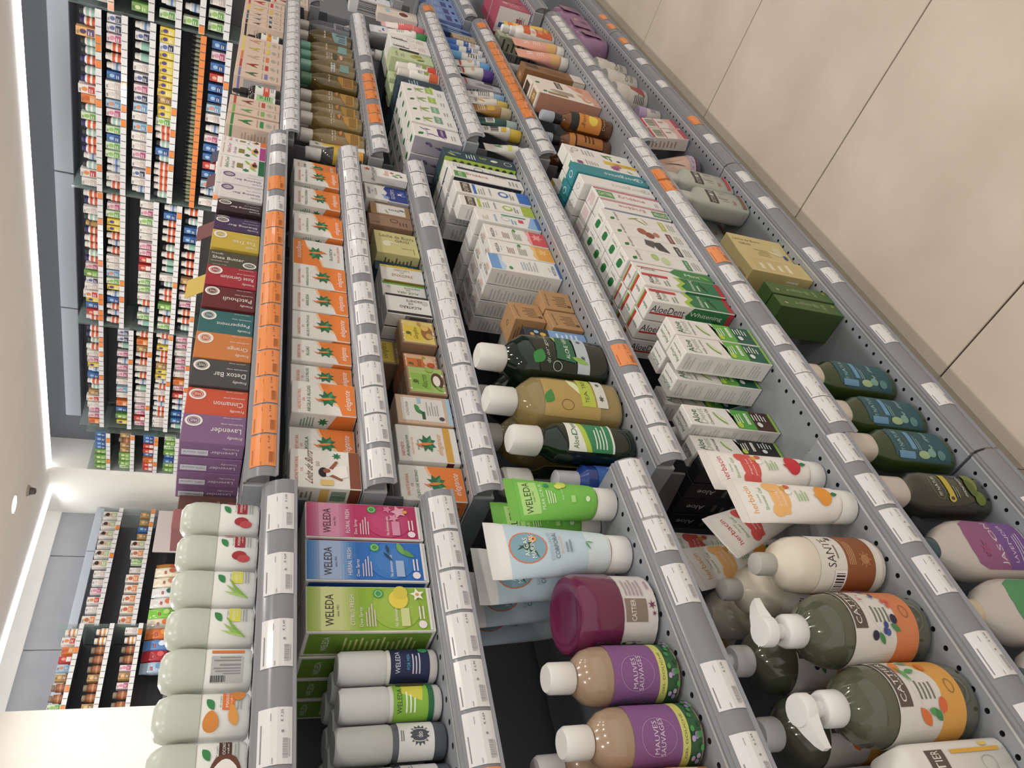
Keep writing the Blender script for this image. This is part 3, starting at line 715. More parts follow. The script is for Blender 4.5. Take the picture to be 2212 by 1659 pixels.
htube(.605, .685, 'white red-lettered shower gel tube leaning behind the dragon fruit one', drg, ry=-24, rx=6, zz=.010)
htube(.572, .752, 'white orange-lettered shower gel tube leaning in the second row', org, ry=-13, rx=4, zz=.007)
htube(.600, .79, 'white red-lettered shower gel tube at the back beside black cartons', drg, rz=-4)
htube(.560, .86, 'white shower gel tube tipped over at the back in shade', org, ry=-38, rx=4, zz=.016)
SAN = [('r', 0, 0, 1, 1, 'dfdad0'), ('t', 'SANTE', .5, .82, .34, .13, '3a3a38'), ('l', .42, .66, .58, .72, 1, '7a7a78'), ('s', .68, .70, .05, 6, .4, 0, '3a3a3a'), ('r', .05, .12, .80, .58, '8f4f22'), ('l', .36, .42, .7, .54, 4, 'c99a70'), ('s', .42, .28, .09, 8, .6, 0, 'b07a4a'), ('o', .42, .28, .06, .08, '8f4f22', .008), ('e', .8, .08, .05, .04, '8fb04a'), ('r', .06, .60, .30, .78, 'eceaea'), ('b', .08, .62, .28, .76, 14, BLK)]
vessel('cream_bottle', 'round cream body bottle with brown label band', 'bottle', .462, .628, z, [('bottle', 'ddd3c0', 'gloss', [(0, .028, .028), (.004, .034, .034), (.012, .036, .036), (.118, .036, .036), (.134, .034, .034), (.148, .027, .027), (.156, .0155, .0155), (.16, .0135, .0135)]), ('cap', 'b9b6b0', 'milk', [(.158, .0138, .0138), (.160, .0145, .0145), (.178, .0145, .0145), (.183, .013, .013), (.185, .008, .008)])], [(.012, .112, 95, 0, SAN)], back=2, dy=.074, dx=.012, rz=-6)
def pump(ang):
    def f(b):
        m = mat('e9e8e6', 'plastic')
        b.loft([(.190, .0085, .0085), (.206, .0085, .0085)], m, n=16)
        b.loft([(.205, .0155, .0155), (.207, .0175, .0175), (.218, .0175, .0175), (.221, .016, .016)], m, n=20)
        a = math.radians(ang); d = Vector((math.cos(a), math.sin(a), 0)); q = Vector((-d.y, d.x, 0))
        rings = []
        for t, wd, zt, zb in ((0, .0155, .2205, .2085), (.012, .0142, .2200, .2080), (.023, .0105, .2180, .2070), (.035, .0068, .2135, .2045), (.041, .0040, .2090, .2020)):
            c = d*t
            rings.append([c+q*wd+Vector((0,0,zb)), c+q*wd*.8+Vector((0,0,zt)), c-q*wd*.8+Vector((0,0,zt)), c-q*wd+Vector((0,0,zb))])
        vs = [p for r in rings for p in r]; fs = []
        for k in range(len(rings)-1):
            for i in range(4): fs.append((k*4+i, k*4+(i+1) % 4, (k+1)*4+(i+1) % 4, (k+1)*4+i))
        fs += [(0, 1, 2, 3), (16, 19, 18, 17)]
        b.geo(vs, fs, m)
    return f
def CPUMP(lo, blob, nm):
    return [('r', 0, 0, 1, 1, 'dcd9d2'), ('p', [(0,0),(1,0),(1,.5),(.8,.5),(.62,.42),(.5,.4),(.3,.36),(0,.40)], lo), ('e', .52, .52, .15, .2, 'dcd9d2'), ('r', .40, .80, .78, .985, '5c5048'), ('t', 'CATTIER', .59, .91, .32, .08, 'e8e2d8'), ('t', 'PARIS', .6, .84, .12, .03, 'e8e2d8'), ('l', .44, .40, .6, .66, 4, '7a746c'), ('o', .52, .15, .05, .06, '8a6a4a', .006)] + blob + ([('t', nm, .72, .73, .22, .06, 'cc3040')] if nm else [])
ber = [('e', .35, .70, .035, .05, '2a2644'), ('e', .38, .54, .025, .035, '3a4a8a'), ('e', .42, .52, .025, .035, '3a4a8a'), ('e', .37, .50, .025, .035, '4a5a9a'), ('f', .33, .60, .1, .04, 30, '3f8a4a'), ('e', .46, .38, .035, .05, '2a2644'), ('f', .40, .38, .1, .04, 60, '3f8a4a'), ('e', .56, .36, .02, .03, 'd8504a'), ('e', .60, .33, .02, .03, 'd8504a'), ('e', .60, .4, .02, .03, 'd8504a'), ('e', .75, .52, .03, .045, '2a3a6a'), ('e', .66, .5, .025, .03, '3a4a8a')]
orn = [('f', .33, .62, .16, .07, 40, 'e0702a'), ('f', .70, .72, .16, .07, -30, 'e8802a'), ('e', .40, .36, .05, .06, 'e0642a'), ('e', .68, .36, .04, .05, 'e0702a'), ('f', .36, .50, .1, .05, 70, '4fa05a'), ('f', .34, .44, .1, .05, 40, '3f8a4a'), ('f', .64, .6, .1, .04, 100, '4fa05a'), ('f', .74, .55, .1, .04, 60, '4fa05a'), ('f', .62, .72, .14, .03, 20, '5faa5a')]
def cpump(x, y, art, ang, l, rz=-6):
    vessel('pump_bottle', l, 'bottle', x, y, z, [('bottle', '8b8f76', 'liquid', [(0, .036, .036), (.004, .0415, .0415), (.016, .0435, .0435), (.118, .0435, .0435), (.134, .0415, .0415), (.150, .034, .034), (.160, .023, .023), (.166, .016, .016), (.170, .0155, .0155)]), ('liquid', '7d8068', 'gloss', [(.003, .035, .035), (.006, .040, .040), (.016, .0418, .0418), (.118, .0418, .0418), (.132, .0398, .0398), (.147, .032, .032), (.156, .022, .022)]), ('collar', 'e9e8e6', 'plastic', [(.165, .0185, .0185), (.167, .0195, .0195), (.186, .0192, .0192), (.191, .0165, .0165)])], [(.026, .122, 105, 0, art)], rz=rz, extra=[('pump_head', pump(ang))])
cpump(.372, .632, CPUMP('d8804a', ber, 'Fruits'), 5, 'green tinted pump bottle with berry label and peach band')
cpump(.281, .634, CPUMP('dfa23e', orn, ''), 185, 'green tinted pump bottle with orange fruit label and yellow band')
cpump(.392, .735, CPUMP('d8804a', ber, 'Fruits'), 60, 'green tinted pump bottle in the second row behind the berry one')
cpump(.303, .742, CPUMP('dfa23e', orn, ''), 100, 'green tinted pump bottle in the second row behind the orange one')
CW = [('r', .30, .70, .74, .90, '5c5048'), ('t', 'CATTIER', .52, .80, .4, .09, 'e8e2d8'), ('L', .36, .32, .54, .66, 5, '9a948c'), ('r', .28, .10, .32, .62, 'd8a020'), ('r', .66, .05, .72, .62, 'e0a820'), ('o', .55, .25, .06, .08, '8a8a84', .006), ('e', .8, .2, .05, .05, 'e8c85a'), ('e', .24, .8, .04, .04, 'b9d8b0')]
def cwhite(x, y, l):
    vessel('square_bottle', l, 'bottle', x, y, z, [('bottle', 'dedbd4', 'plastic', [(0, .044, .028), (.004, .0475, .031), (.135, .0475, .031), (.142, .045, .029), (.160, .022, .019), (.164, .018, .018)]), ('cap', 'e6e4e0', 'plastic', [(.164, .0185, .0185), (.166, .0195, .0195), (.184, .019, .019), (.187, .0165, .0165)])], [(.008, .132, 62, 0, CW)], ex=5, n=32, rz=-4)
cwhite(.184, .632, 'white square shouldered bottle with yellow bars on its label')
cwhite(.205, .74, 'white square shouldered bottle standing behind, in the second row')
# lowest shelf of the near bay
z = zs(1, 5)
AVO = [('t', 'MY NATURE', .5, .80, .36, .06, 'd8dcc8'), ('o', .5, .80, .26, .1, '9aa48a', .006), ('r', .26, .56, .74, .66, 'c9b52a'), ('l', .3, .45, .6, .53, 2, '9aa48a'), ('t', 'avocado', .5, .36, .36, .06, 'd8dcc8', 0, .1), ('e', .27, .62, .09, .06, 'c9c04a'), ('e', .27, .62, .045, .035, '6a3a20'), ('e', .3, .12, .16, .09, '6a7a2a'), ('e', .66, .14, .2, .09, '7f8a34'), ('e', .5, .2, .16, .07, '5a6a28')]
def flat(name, x, y, l, col, capc, h, rx_, ry_, art, lz, half=62, ex=2.6, caph=.035, kind='gloss', zz=0, capr=.019, **kw):
    s = h-caph
    return vessel(name, l, 'bottle', x, y, z+zz, [('bottle', col, kind, [(0, rx_*.86, ry_*.84), (.004, rx_, ry_), (s*.74, rx_, ry_), (s*.86, rx_*.9, ry_*.92), (s*.95, rx_*.66, ry_*.74), (s-.002, capr*.98, capr*.92), (s, capr*.9, capr*.86)]), ('cap', capc, 'plastic', [(s-.001, capr*.98, capr*.9), (s+.002, capr*1.02, capr*.95), (h-.004, capr, capr*.92), (h, capr*.84, capr*.78)])], [(lz[0], lz[1], half, 0, art)], ex=ex, **kw)
flat('shower_bottle', .598, .626, 'dark olive avocado shower bottle with white cap', '2f3024', 'cfc4b8', .212, .036, .027, AVO, (.012, .132), capr=.0235, caph=.048, rz=-6)
def JAS(c1, c2):
    return [('p', [(.05,0),(.95,0),(.95,.80),(.85,.94),(.6,1),(.4,1),(.15,.94),(.05,.80)], c1), ('p', [(.05,0),(.95,0),(.95,.42),(.5,.50),(.05,.42)], c2), ('t', 'JASON', .5, .52, .7, .11, 'ddd2e4'), ('t', 'LAVENDER' if c2 == '7a5098' else 'ALOE VERA', .5, .32, .6, .06, 'd8cfe0'), ('s', .4, .78, .12, 7, .5, 10, 'a24a78' if c2 == '7a5098' else '4f8a3a'), ('l', .2, .08, .8, .22, 3, 'c9bcd6')]
def jas(x, y, c1, c2, capc, l):
    vessel('lotion_bottle', l, 'bottle', x, y, z, [('bottle', 'cdc4bc', 'gloss', [(0, .040, .027), (.004, .046, .031), (.105, .047, .0315), (.125, .044, .03), (.145, .036, .026), (.16, .024, .02), (.17, .0175, .0165), (.174, .0165, .016)]), ('cap', capc, 'plastic', [(.172, .017, .0165), (.174, .0178, .017), (.198, .017, .0165), (.202, .0145, .014)])], [(.008, .128, 58, 0, JAS(c1, c2))], ex=2.5, rz=-8)
jas(.497, .632, '9a5a86', '7a5098', '2f4f5c', 'white oval lotion bottle with purple label and teal cap')
jas(.397, .634, '4f9a62', '3f7a4a', 'd2c2a2', 'white oval lotion bottle with green label and cream cap')
jas(.300, .636, '9a5a86', '7a5098', '2f4f5c', 'white oval lotion bottle with dark teal cap, cut by the frame')
# ================================================================ middle bay
# top shelf: upright soap cartons
z = zs(2, 1)
FS = lambda nm: [('t', nm, .35, .30, .22, .42, 'e6dfe8', 90), ('t', 'Friendly', .68, .2, .16, .26, 'e6dfe8', 90), ('r', .1, .55, .5, .97, 'cfd2dc'), ('t', '100% natural', .3, .76, .16, .36, '8a8a98', 90)]
fr = [('lavender', 'Lavender', '85608a', .733, .787, 90), ('cinnamon orange-red', 'Cinnamon', 'd0502c', .788, .843, 90), ('charcoal detox', 'Detox Bar', '4a4848', .843, .901, 90), ('orange', 'Orange', 'd27c34', .902, .964, 90), ('teal peppermint', 'Peppermint', '2f6a6c', .966, 1.025, 90), ('maroon patchouli', 'Patchouli', '6a2226', 1.026, 1.084, 90), ('crimson geranium', 'Rose Geranium', 'a82232', 1.086, 1.144, 90),
      ('olive brown shea butter', 'Shea Butter', '4f4a3a', 1.147, 1.196, -90), ('mustard tea tree', 'Tea Tree', 'c9ac2c', 1.198, 1.257, 90), ('dark purple shaving', 'Shaving Bar', '463058', 1.259, 1.304, 90), ('dark brown cleansing', 'Cleansing Bar', '382428', 1.333, 1.374, 90), ('white shaving', 'Shaving Bar', 'dcd6d4', 1.376, 1.430, 90), ('white shaving', 'Shaving Bar', 'dcd6d4', 1.432, 1.482, 90)]
for i, (nm, t, c, x0, x1, rot) in enumerate(fr):
    ink = 'efe9e2' if c != 'dcd6d4' else '6a4a80'
    l = 'upright %s soap carton on the top shelf' % nm
    if i == 11: l = 'upright white shaving soap carton beside the dark brown one'
    if i == 12: l = 'upright white shaving soap carton beside the floral soap boxes'
    carton('soap_carton', l, 'soap', x0, x1-.0012, .772 + (.004 if i % 3 == 1 else 0), z, .080, .028, c, FRND(t, ink, rot), side=FS(t) if i == 0 else [('r', .1, .6, .5, .95, ink)], back=3 if i == 0 else 1, dy=.0285)
carton('soap_carton', 'upright dark purple shaving soap carton set back in the second row', 'soap', 1.306, 1.331, .786, z, .080, .028, '463058', FRND('Shaving Bar'))
carton('soap_carton', 'dusty pink soap carton in shade at the back of the top shelf', 'soap', .662, .694, .86, z, .078, .05, 'a8686a', [('l', .2, .2, .8, .6, 3, 'c89a98')])
carton('soap_carton', 'brown soap carton in shade at the back of the top shelf', 'soap', .697, .728, .872, z, .074, .05, '6a463e', [('l', .2, .2, .8, .6, 3, '9a7a70')])
# open flaps standing up behind the cartons
for x, y, c, a, l in ((1.225, .836, 'c9ac2c', 18, 'mustard'), (1.44, .85, '6a2226', 22, 'dark red'), (1.66, .85, '5a1830', 26, 'burgundy'), (1.78, .85, '26264a', 26, 'navy')):
    o = empty('open_display_flap', (x, y, z)); tag(o, 'open %s cardboard flap sticking up behind the top shelf' % l, 'cardboard flap', 'open flaps behind the top shelf')
    b = MB(); b.cham(-.028, .028, 0, .028, 0, .075, .0008, mat(c, 'paper')); b.obj('tray', o)
    b = MB(); b.geo([(-.028, .027, .075), (.028, .027, .075), (.028, .055, .115), (-.028, .055, .115), (-.028, .0278, .0745), (.028, .0278, .0745), (.028, .0558, .1145), (-.028, .0558, .1145)], [(0,1,2,3),(7,6,5,4),(0,4,5,1),(1,5,6,2),(2,6,7,3),(3,7,4,0)], mat(c, 'paper')); b.obj('flap', o)
AYU = lambda c, c2: [('r', 0, 0, 1, .13, c), ('t', 'SABONETE NATURAL', .5, .93, .8, .035, 'e08a6a'), ('t', 'BabyCool', .5, .80, .7, .1, c2, 0, .1), ('r', .3, .47, .62, .60, '8a8038'), ('t', 'Da India', .42, .68, .5, .06, 'a04a8a', 0, .1), ('f', .75, .38, .3, .1, 30, '8fb83a'), ('e', .6, .24, .18, .08, 'e0a860'), ('e', .62, .22, .12, .055, '3a2018'), ('f', .35, .25, .3, .09, 50, '9fc03a'), ('s', .2, .4, .12, 6, .5, 0, GRN), ('e', .8, .22, .06, .03, 'c03040')]
for x0, x1, c, c2, l in ((1.487, 1.553, '1f6a44', '2f7a4c', 'green'), (1.555, 1.616, 'b03a84', 'c0508a', 'magenta'), (1.617, 1.641, 'e0702a', 'd8502c', 'orange')):
    carton('soap_box', 'white floral soap box with a %s foot band' % l, 'soap', x0, x1-.001, .775, z, .092, .03, WH, AYU(c, c2), side=[('r', 0, 0, 1, .13, c), ('b', .2, .4, .8, .8, 12, '5f9a7a')], back=1, dy=.031)
# second shelf: natural soap cartons with leaf emblem
z = zs(2, 2)
LEITE = [('r', 0, 0, 1, .16, '8a4a2a'), ('t', 'SABONETE NATURAL', .45, .92, .7, .05, 'e07a48'), ('t', 'DE', .45, .85, .1, .035, 'e07a48'), ('t', 'Leite de Burra', .5, .745, .86, .11, '7a4a2a', 0, .15), ('s', .86, .34, .1, 7, .5, 90, GRN),
         ('e', .40, .54, .13, .07, '241814'), ('p', [(.30,.5),(.5,.5),(.56,.36),(.62,.2),(.30,.18),(.24,.3)], 'f4f0ea'), ('e', .44, .49, .06, .055, '9a5a34'), ('p', [(.5,.46),(.72,.36),(.7,.32),(.48,.4)], '9a5a34'), ('p', [(.3,.46),(.18,.28),(.22,.26),(.34,.4)], '9a5a34'), ('r', .05, .40, .2, .58, 'e8c870'), ('t', 'DO', .62, .62, .12, .05, '8a6a4a')]
LSIDE = [('r', 0, 0, 1, .16, '7a3c22'), ('r', .05, .45, .95, .58, 'e2b85a'), ('b', .2, .2, .85, .42, 16, '2f6a4a'), ('l', .15, .65, .85, .9, 4, '9a9088')]
carton('soap_carton', 'white donkey milk soap carton with a woman and brown foot', 'soap', .661, .728, .764, z, .093, .032, WH, LEITE, side=LSIDE)
eg = [('ARGILA', .731, .792, .786, 'clay', 0), ('ARGILA E ALGAS', .798, .866, .764, 'clay and algae', 0), ('ARGILA E MALVAS', .868, .917, .776, 'clay and mallow', 0), ('ALGAS', .919, .972, .770, 'algae', 0), ('ALO\u00c9 E PR\u00d3POLIS', .974, 1.043, .768, 'aloe and propolis', 0), ('ARRUDA', 1.045, 1.112, .768, 'rue', 0), ('AM\u00caNDOAS DOCES', 1.114, 1.184, .768, 'sweet almond', 0), ('AZEITE', 1.187, 1.272, .772, 'olive oil', 1),
      ('CAL\u00caNDULA', 1.280, 1.352, .764, 'calendula', 0), ('COCO', 1.354, 1.392, .782, 'coconut', 0), ('FARELOS E BORRAS', 1.397, 1.470, .770, 'bran', 0), ('G\u00c9RMEN DE TRIGO', 1.486, 1.556, .768, 'wheat germ', 0), ('ENXOFRE', 1.560, 1.615, .782, 'sulphur', 0)]
for nm, x0, x1, y, en, fl in eg:
    l = 'orange and white leaf emblem %s soap carton' % en
    if fl: l = 'orange and white olive oil soap carton standing upside down'
    carton('soap_carton', l, 'soap', x0, x1-.001, y, z, .092, .031, WH, ELEG(nm, bool(fl)), side=ELS, back=1, dy=.033)
# third shelf: mixed soaps
z = zs(2, 3)
carton('soap_carton', 'orange and white castor oil soap carton on the third shelf', 'soap', .660, .724, .776, z, .095, .034, WH, ELEG('\u00d3LEO DE R\u00cdCINO'), side=ELS, back=1, dy=.036)
ADEL = [('r', 0, .10, 1, .22, 'e0a83a'), ('r', 0, 0, 1, .10, WH), ('t', 'SABONETE', .3, .93, .4, .05, 'e05a3a'), ('t', 'Adelga\u00e7ante', .40, .845, .6, .065, '1f7a4c'), ('t', 'reafirmante', .40, .77, .5, .045, 'f0a878'), ('l', .3, .62, .6, .68, 1, '9ab09a'), ('t', 'elegante', .45, .30, .6, .12, 'eeb46a', 0, .12)] + maple(.5, .5, .24)
carton('soap_carton', 'white slimming soap carton with gold band', 'soap', .729, .801, .772, z, .093, .03, WH, ADEL, side=[('r', 0, .1, 1, .22, '5a2a1a')], back=1, dy=.032)
carton('soap_carton', 'white and tan soap carton with small green leaves', 'soap', .804, .866, .770, z, .088, .03, 'd8b89a', [('r', .08, .14, .92, .92, WH), ('r', 0, 0, 1, .08, 'a8c8e0'), ('t', 'LOGONA', .5, .82, .5, .05, '6a6a5a'), ('f', .42, .60, .3, .14, 50, '2f8a4a'), ('f', .56, .64, .26, .12, 20, '3f9a52'), ('r', .14, .50, .42, .56, '2f5a3a'), ('r', .72, .55, .95, .62, 'a8c8e0'), ('l', .3, .22, .8, .46, 5, 'b0b4b4'), ('e', .2, .2, .07, .05, '4a4a4a')], back=1, dy=.032)
def ALEP(bg, pn, nm, fr):
    return [('r', .03, .04, .97, .97, bg), ('r', .14, .40, .74, .92, pn), ('t', nm, .42, .58, .5, .17, '3a4a1a', 0, .1), ('e', .42, .82, .07, .07, '5a6a2a'), ('l', .3, .7, .55, .76, 1, '5a6a2a')] + [('e', R_.uniform(.05, .95), R_.choice((.06, .96)), .03, .03, 'f0ecd8') for _ in range(8)] + fr
cA = [('e', .5, .22, .3, .17, '5a3a24'), ('e', .48, .24, .2, .1, 'efe8dc'), ('e', .9, .4, .1, .1, '9fc04a'), ('f', .2, .2, .25, .1, 40, '7fae4a')]
cY = [('e', .5, .25, .3, .17, 'a06a34'), ('e', .7, .3, .14, .12, 'e8c060'), ('e', .35, .2, .12, .1, 'd8a850'), ('f', .85, .45, .2, .12, 20, 'c9a04a')]
cO = [('e', .6, .28, .26, .16, 'efc9a0'), ('e', .4, .22, .14, .12, 'd85a2a'), ('f', .8, .4, .2, .12, 30, '8fb04a')]
SKR = [('r', 0, 0, 1, 1, 'a88668')]
carton('soap_box', 'green aleppo soap box with kraft sides', 'soap', .873, .938, .770, z, .063, .036, 'a88668', ALEP('a8c86a', '8fc040', 'Alecrim', cA), side=SKR, back=1, dy=.038, kind='kraft')
carton('soap_box', 'orange patterned soap box behind the green one', 'soap', .944, .990, .786, z, .060, .036, 'b07048', ALEP('e8b890', 'e0762a', 'Cenoura', cO), side=[('r', 0, 0, 1, 1, '8a4a2c')], back=1, dy=.038, kind='kraft')
carton('soap_box', 'yellow ginger soap box with kraft sides', 'soap', 1.0, 1.066, .772, z, .061, .036, 'a88668', ALEP('e8d06a', 'e8cc2a', 'Gengibre', cY), side=SKR, kind='kraft')
carton('soap_box', 'yellow ginger soap box in the second row, carrying another', 'soap', 1.0, 1.062, .822, z, .061, .036, 'a88668', ALEP('e8d06a', 'e8cc2a', 'Gengibre', cY), side=SKR, kind='kraft')
carton('soap_box', 'yellow ginger soap box lying on top of the second row', 'soap', .998, 1.06, .820, z+.0612, .036, .062, 'a88668', [('r', .04, .06, .96, .94, 'd8bc2a'), ('t', 'Gengibre', .5, .5, .7, .4, '5a5a1a', 0, .1)], side=SKR, kind='kraft')
ALC = [('r', 0, 0, .12, 1, BLK), ('r', .9, 0, 1, 1, BLK), ('t', 'SABONETE', .74, .34, .12, .4, '4a4a4a', 90), ('t', 'DE', .58, .45, .08, .1, '4a4a4a', 90), ('t', 'ALCATR\u00c3O', .38, .46, .16, .5, BLK, 90), ('e', .7, .12, .12, .07, 'c9c4c0')]
carton('soap_carton', 'white tar soap carton with black edges', 'soap', 1.073, 1.134, .768, z, .083, .028, WH, ALC, side=[('r', 0, 0, 1, .6, '8a8a88'), ('b', .1, .1, .9, .5, 20, BLK)], back=2, dy=.03)
carton('soap_carton', 'white aloe soap carton with green edge', 'soap', 1.138, 1.184, .778, z, .083, .028, WH, [('r', .88, 0, 1, 1, '5fae3a'), ('t', 'SABONETE', .74, .3, .12, .38, '4f8a3a', 90), ('t', 'DE', .58, .4, .08, .1, '4f8a3a', 90), ('t', 'ALO\u00c9 VERA', .36, .42, .18, .5, '4f8a3a', 90), ('s', .7, .85, .12, 6, .4, 0, 'a9cfa0')], back=2, dy=.03, side=[('r', 0, 0, 1, .95, '3f8a3a')])
carton('soap_carton', 'white sulphur soap carton with yellow edge', 'soap', 1.187, 1.236, .774, z, .083, .028, WH, [('r', .86, 0, 1, 1, 'e0c030'), ('t', 'SABONETE', .72, .5, .12, .38, 'b0902a', -90), ('t', 'DE', .55, .5, .08, .1, 'b0902a', -90), ('t', 'ENXOFRE', .34, .5, .18, .5, 'b0902a', -90), ('o', .86, .88, .1, .06, 'f4e8a0', .03)], back=2, dy=.03, side=[('r', 0, 0, 1, .95, 'a08a20')])
carton('soap_carton', 'dark teal soap carton with lime leaves', 'soap', 1.238, 1.268, .788, z, .088, .03, '1f3f54', [('f', .4, .82, .6, .2, 60, 'a8d03a'), ('t', 'soap', .6, .4, .3, .3, 'b9d83a', -90), ('l', .2, .1, .8, .2, 2, 'c9d8e0')], side=[('f', .4, .5, .7, .2, 60, '8fb83a')], back=1, dy=.032)
carton('soap_carton', 'pale yellow donkey milk soap carton', 'soap', 1.272, 1.36, .772, z, .086, .04, 'd9d08a', [('t', 'Leche de Burra', .80, .47, .15, .84, '5a5a4a', -90), ('t', 'GRISI', .62, .36, .11, .34, '5a5a4a', -90), ('e', .42, .75, .13, .1, 'eeeac8'), ('f', .5, .6, .4, .06, 70, 'eeeac8'), ('t', 'natural', .3, .28, .07, .24, 'a8a064', -90), ('l', .06, .08, .4, .12, 1, '8a845a')], side=[('l', .1, .1, .9, .8, 8, '6a6640')], rz=3)
carton('soap_carton', 'tan kraft soap carton beside the pale yellow one', 'soap', 1.385, 1.428, .776, z, .092, .045, 'a07e64', [('t', 'CATTIER', .2, .86, .16, .2, '4a3a2e', -90), ('o', .6, .42, .2, .1, '5a4636', .05), ('l', .2, .08, .7, .3, 3, '5a4636')], kind='kraft', side=[('l', .2, .2, .8, .8, 6, '7a5e48')])
carton('soap_carton', 'tan window soap carton showing a white bar', 'soap', 1.430, 1.478, .776, z, .086, .03, 'a8825a', [('r', .08, .12, .92, .86, 'e8e4de'), ('f', .3, .6, .4, .1, 20, '9aae8a'), ('t', 'soap', .5, .4, .2, .3, '3a3a38', -90), ('f', .6, .2, .3, .1, 70, '4a4a48')], kind='kraft')
GLI = [('p', [(0,0),(1,0),(1,.5),(.8,.56),(.55,.48),(.3,.55),(0,.45)], '2a3f94'), ('e', .2, .52, .1, .07, '8fa8d8'), ('e', .34, .58, .06, .045, '8fa8d8'), ('e', .7, .12, .1, .06, '5a74bc'), ('e', .5, .08, .08, .05, '5a74bc'), ('t', 'SABONETE', .5, .92, .5, .06, '5a5a78'), ('t', 'DE', .5, .84, .12, .04, '5a5a78'), ('t', 'GLICERINA', .5, .76, .5, .05, '5a5a78'), ('t', 'GLICERYL', .5, .36, .7, .09, 'e8ecf6'), ('s', .55, .18, .12, 4, .4, 45, 'e8ecf6')]
carton('soap_carton', 'white and royal blue glycerine soap carton', 'soap', 1.484, 1.552, .772, z, .094, .034, WH, GLI, side=[('r', 0, .0, 1, .5, 'b9bed0'), ('b', .15, .5, .85, .8, 18, BLK)], rz=2)
TUG = [('e', .52, .30, .40, .24, 'b9b2a0'), ('e', .52, .30, .34, .20, 'd8d2c2'), ('t', 'Portugal', .5, .72, .8, .13, '3a3a5a', 0, .1), ('f', .2, .6, .3, .1, 30, '6f9a4a'), ('s', .8, .86, .1, 5, .5, 0, 'd8603a'), ('f', .75, .58, .3, .1, 120, '6f9a4a'), ('s', .15, .5, .08, 5, .5, 0, '4a6ac0'), ('l', .3, .02, .8, .06, 1, '5a5a58')]
carton('soap_box', 'white floral soap box with an oval window', 'soap', 1.560, 1.640, .774, z, .097, .036, WH, TUG, side=[('r', 0, 0, 1, 1, 'c9c4bc'), ('l', .2, .2, .8, .8, 5, '5a5a58')], back=1, dy=.038)
carton('soap_box', 'white floral soap box lower and set forward of the oval window one', 'soap', 1.5535, 1.590, .752, z, .07, .018, WH, [('t', 'flora', .5, .7, .7, .18, 'd8603a', 0, .1), ('f', .3, .4, .5, .16, 60, '3f8a4a'), ('f', .6, .3, .5, .16, 110, '5f9a4a'), ('s', .7, .5, .16, 5, .5, 0, 'c04a4a'), ('s', .4, .2, .14, 5, .5, 0, '4a4a8a')])
# fourth shelf: mouthwash bottles, kraft cubes, toothpaste cartons
z = zs(2, 4)
def mw(x, y, l, col, r, h, capc, art, lz, kind='liquid', **kw):
    s = h-.045
    parts = [('bottle', col, kind, [(0, r*.8, r*.7), (.004, r, r*.84), (s*.70, r, r*.84), (s*.84, r*.93, r*.8), (s*.94, r*.62, r*.6), (s, .0175, .0175)]), ('cap', 'e4e2de', 'plastic', [(s-.001, .019, .019), (s+.002, .0205, .0205), (h-.006, .0198, .0198), (h-.001, .0175, .0175), (h, .013, .013)])]
    if kind == 'liquid': parts.insert(1, ('liquid', capc, 'gloss', [(.003, r*.78, r*.68), (.006, r*.95, r*.79), (s*.66, r*.95, r*.79), (s*.8, r*.88, r*.75)]))
    return vessel('mouthwash_bottle', l, 'bottle', x, y, z, parts, [(lz[0], lz[1], 70, 0, art)], ex=2.8, **kw)
MWD = [('f', .35, .82, .3, .2, -30, '2f8a3a'), ('t', 'dr.organic', .5, .70, .5, .06, 'b9c8b0'), ('f', .6, .52, .4, .14, 40, 'a8c86a'), ('f', .55, .5, .3, .08, 40, 'd8e6a8'), ('p', [(.3,.36),(.8,.36),(.75,.56),(.35,.6)], '2a6a4a'), ('t', 'ALOE VERA', .55, .45, .36, .05, 'e6f0dc'), ('r', .1, .18, .9, .34, 'b9c4cc'), ('s', .4, .26, .05, 6, .5, 0, '4a5a6a'), ('s', .65, .26, .05, 6, .5, 0, '4a5a6a'), ('f', .35, .3, .3, .1, 70, '8fb84a'), ('o', .2, .6, .1, .06, 'b9c8b0', .012)]
MWY = [('r', .05, .2, .7, .9, 'b89a52'), ('f', .4, .84, .24, .16, -30, '3f8a3a'), ('o', .3, .62, .1, .08, '7a5a2a', .012), ('f', .6, .5, .3, .12, 40, 'dfe6b0'), ('r', .3, .26, .8, .44, 'b9c83a'), ('t', 'TEA TREE', .55, .36, .36, .05, '4a5a1a'), ('r', .3, .10, .85, .24, 'd8d8cc'), ('s', .45, .17, .05, 6, .5, 0, '5a5a4a'), ('s', .65, .17, .05, 6, .5, 0, '5a5a4a')]
MWS = [('r', .1, .1, .9, .95, '2f8a5a'), ('p', [(.1,.6),(.9,.75),(.9,.95),(.1,.95)], 'e6eade'), ('p', [(.1,.52),(.9,.66),(.9,.76),(.1,.62)], 'b8cf3a'), ('t', 'AloeDent', .48, .82, .6, .1, '2c6a3c'), ('l', .2, .2, .8, .45, 4, 'd8ead8'), ('r', .1, .1, .9, .14, 'e6eade')]
mw(.729, .712, 'small dark green mouthwash bottle with leafy label', '1c3a26', .030, .197, '163020', MWS, (.03, .118), back=0, rz=-5)
mw(.700, .772, 'small dark mouthwash bottle turned to its barcode, in the second row', '17201c', .030, .197, '121a16', [('r', .2, .3, .7, .5, 'b9bab8'), ('b', .25, .33, .65, .48, 16, BLK)], (.03, .118), rz=10)
mw(.812, .714, 'tall golden mouthwash bottle with green label', 'dcc88a', .043, .217, 'c4aa5c', MWY, (.015, .148), back=1, dy=.075, dx=-.003, rz=-5)
mw(.905, .706, 'tall dark green mouthwash bottle beside the blue carton', '1d3a24', .045, .217, '16301c', MWD, (.012, .150), back=1, dy=.085, dx=-.004, rz=-5)
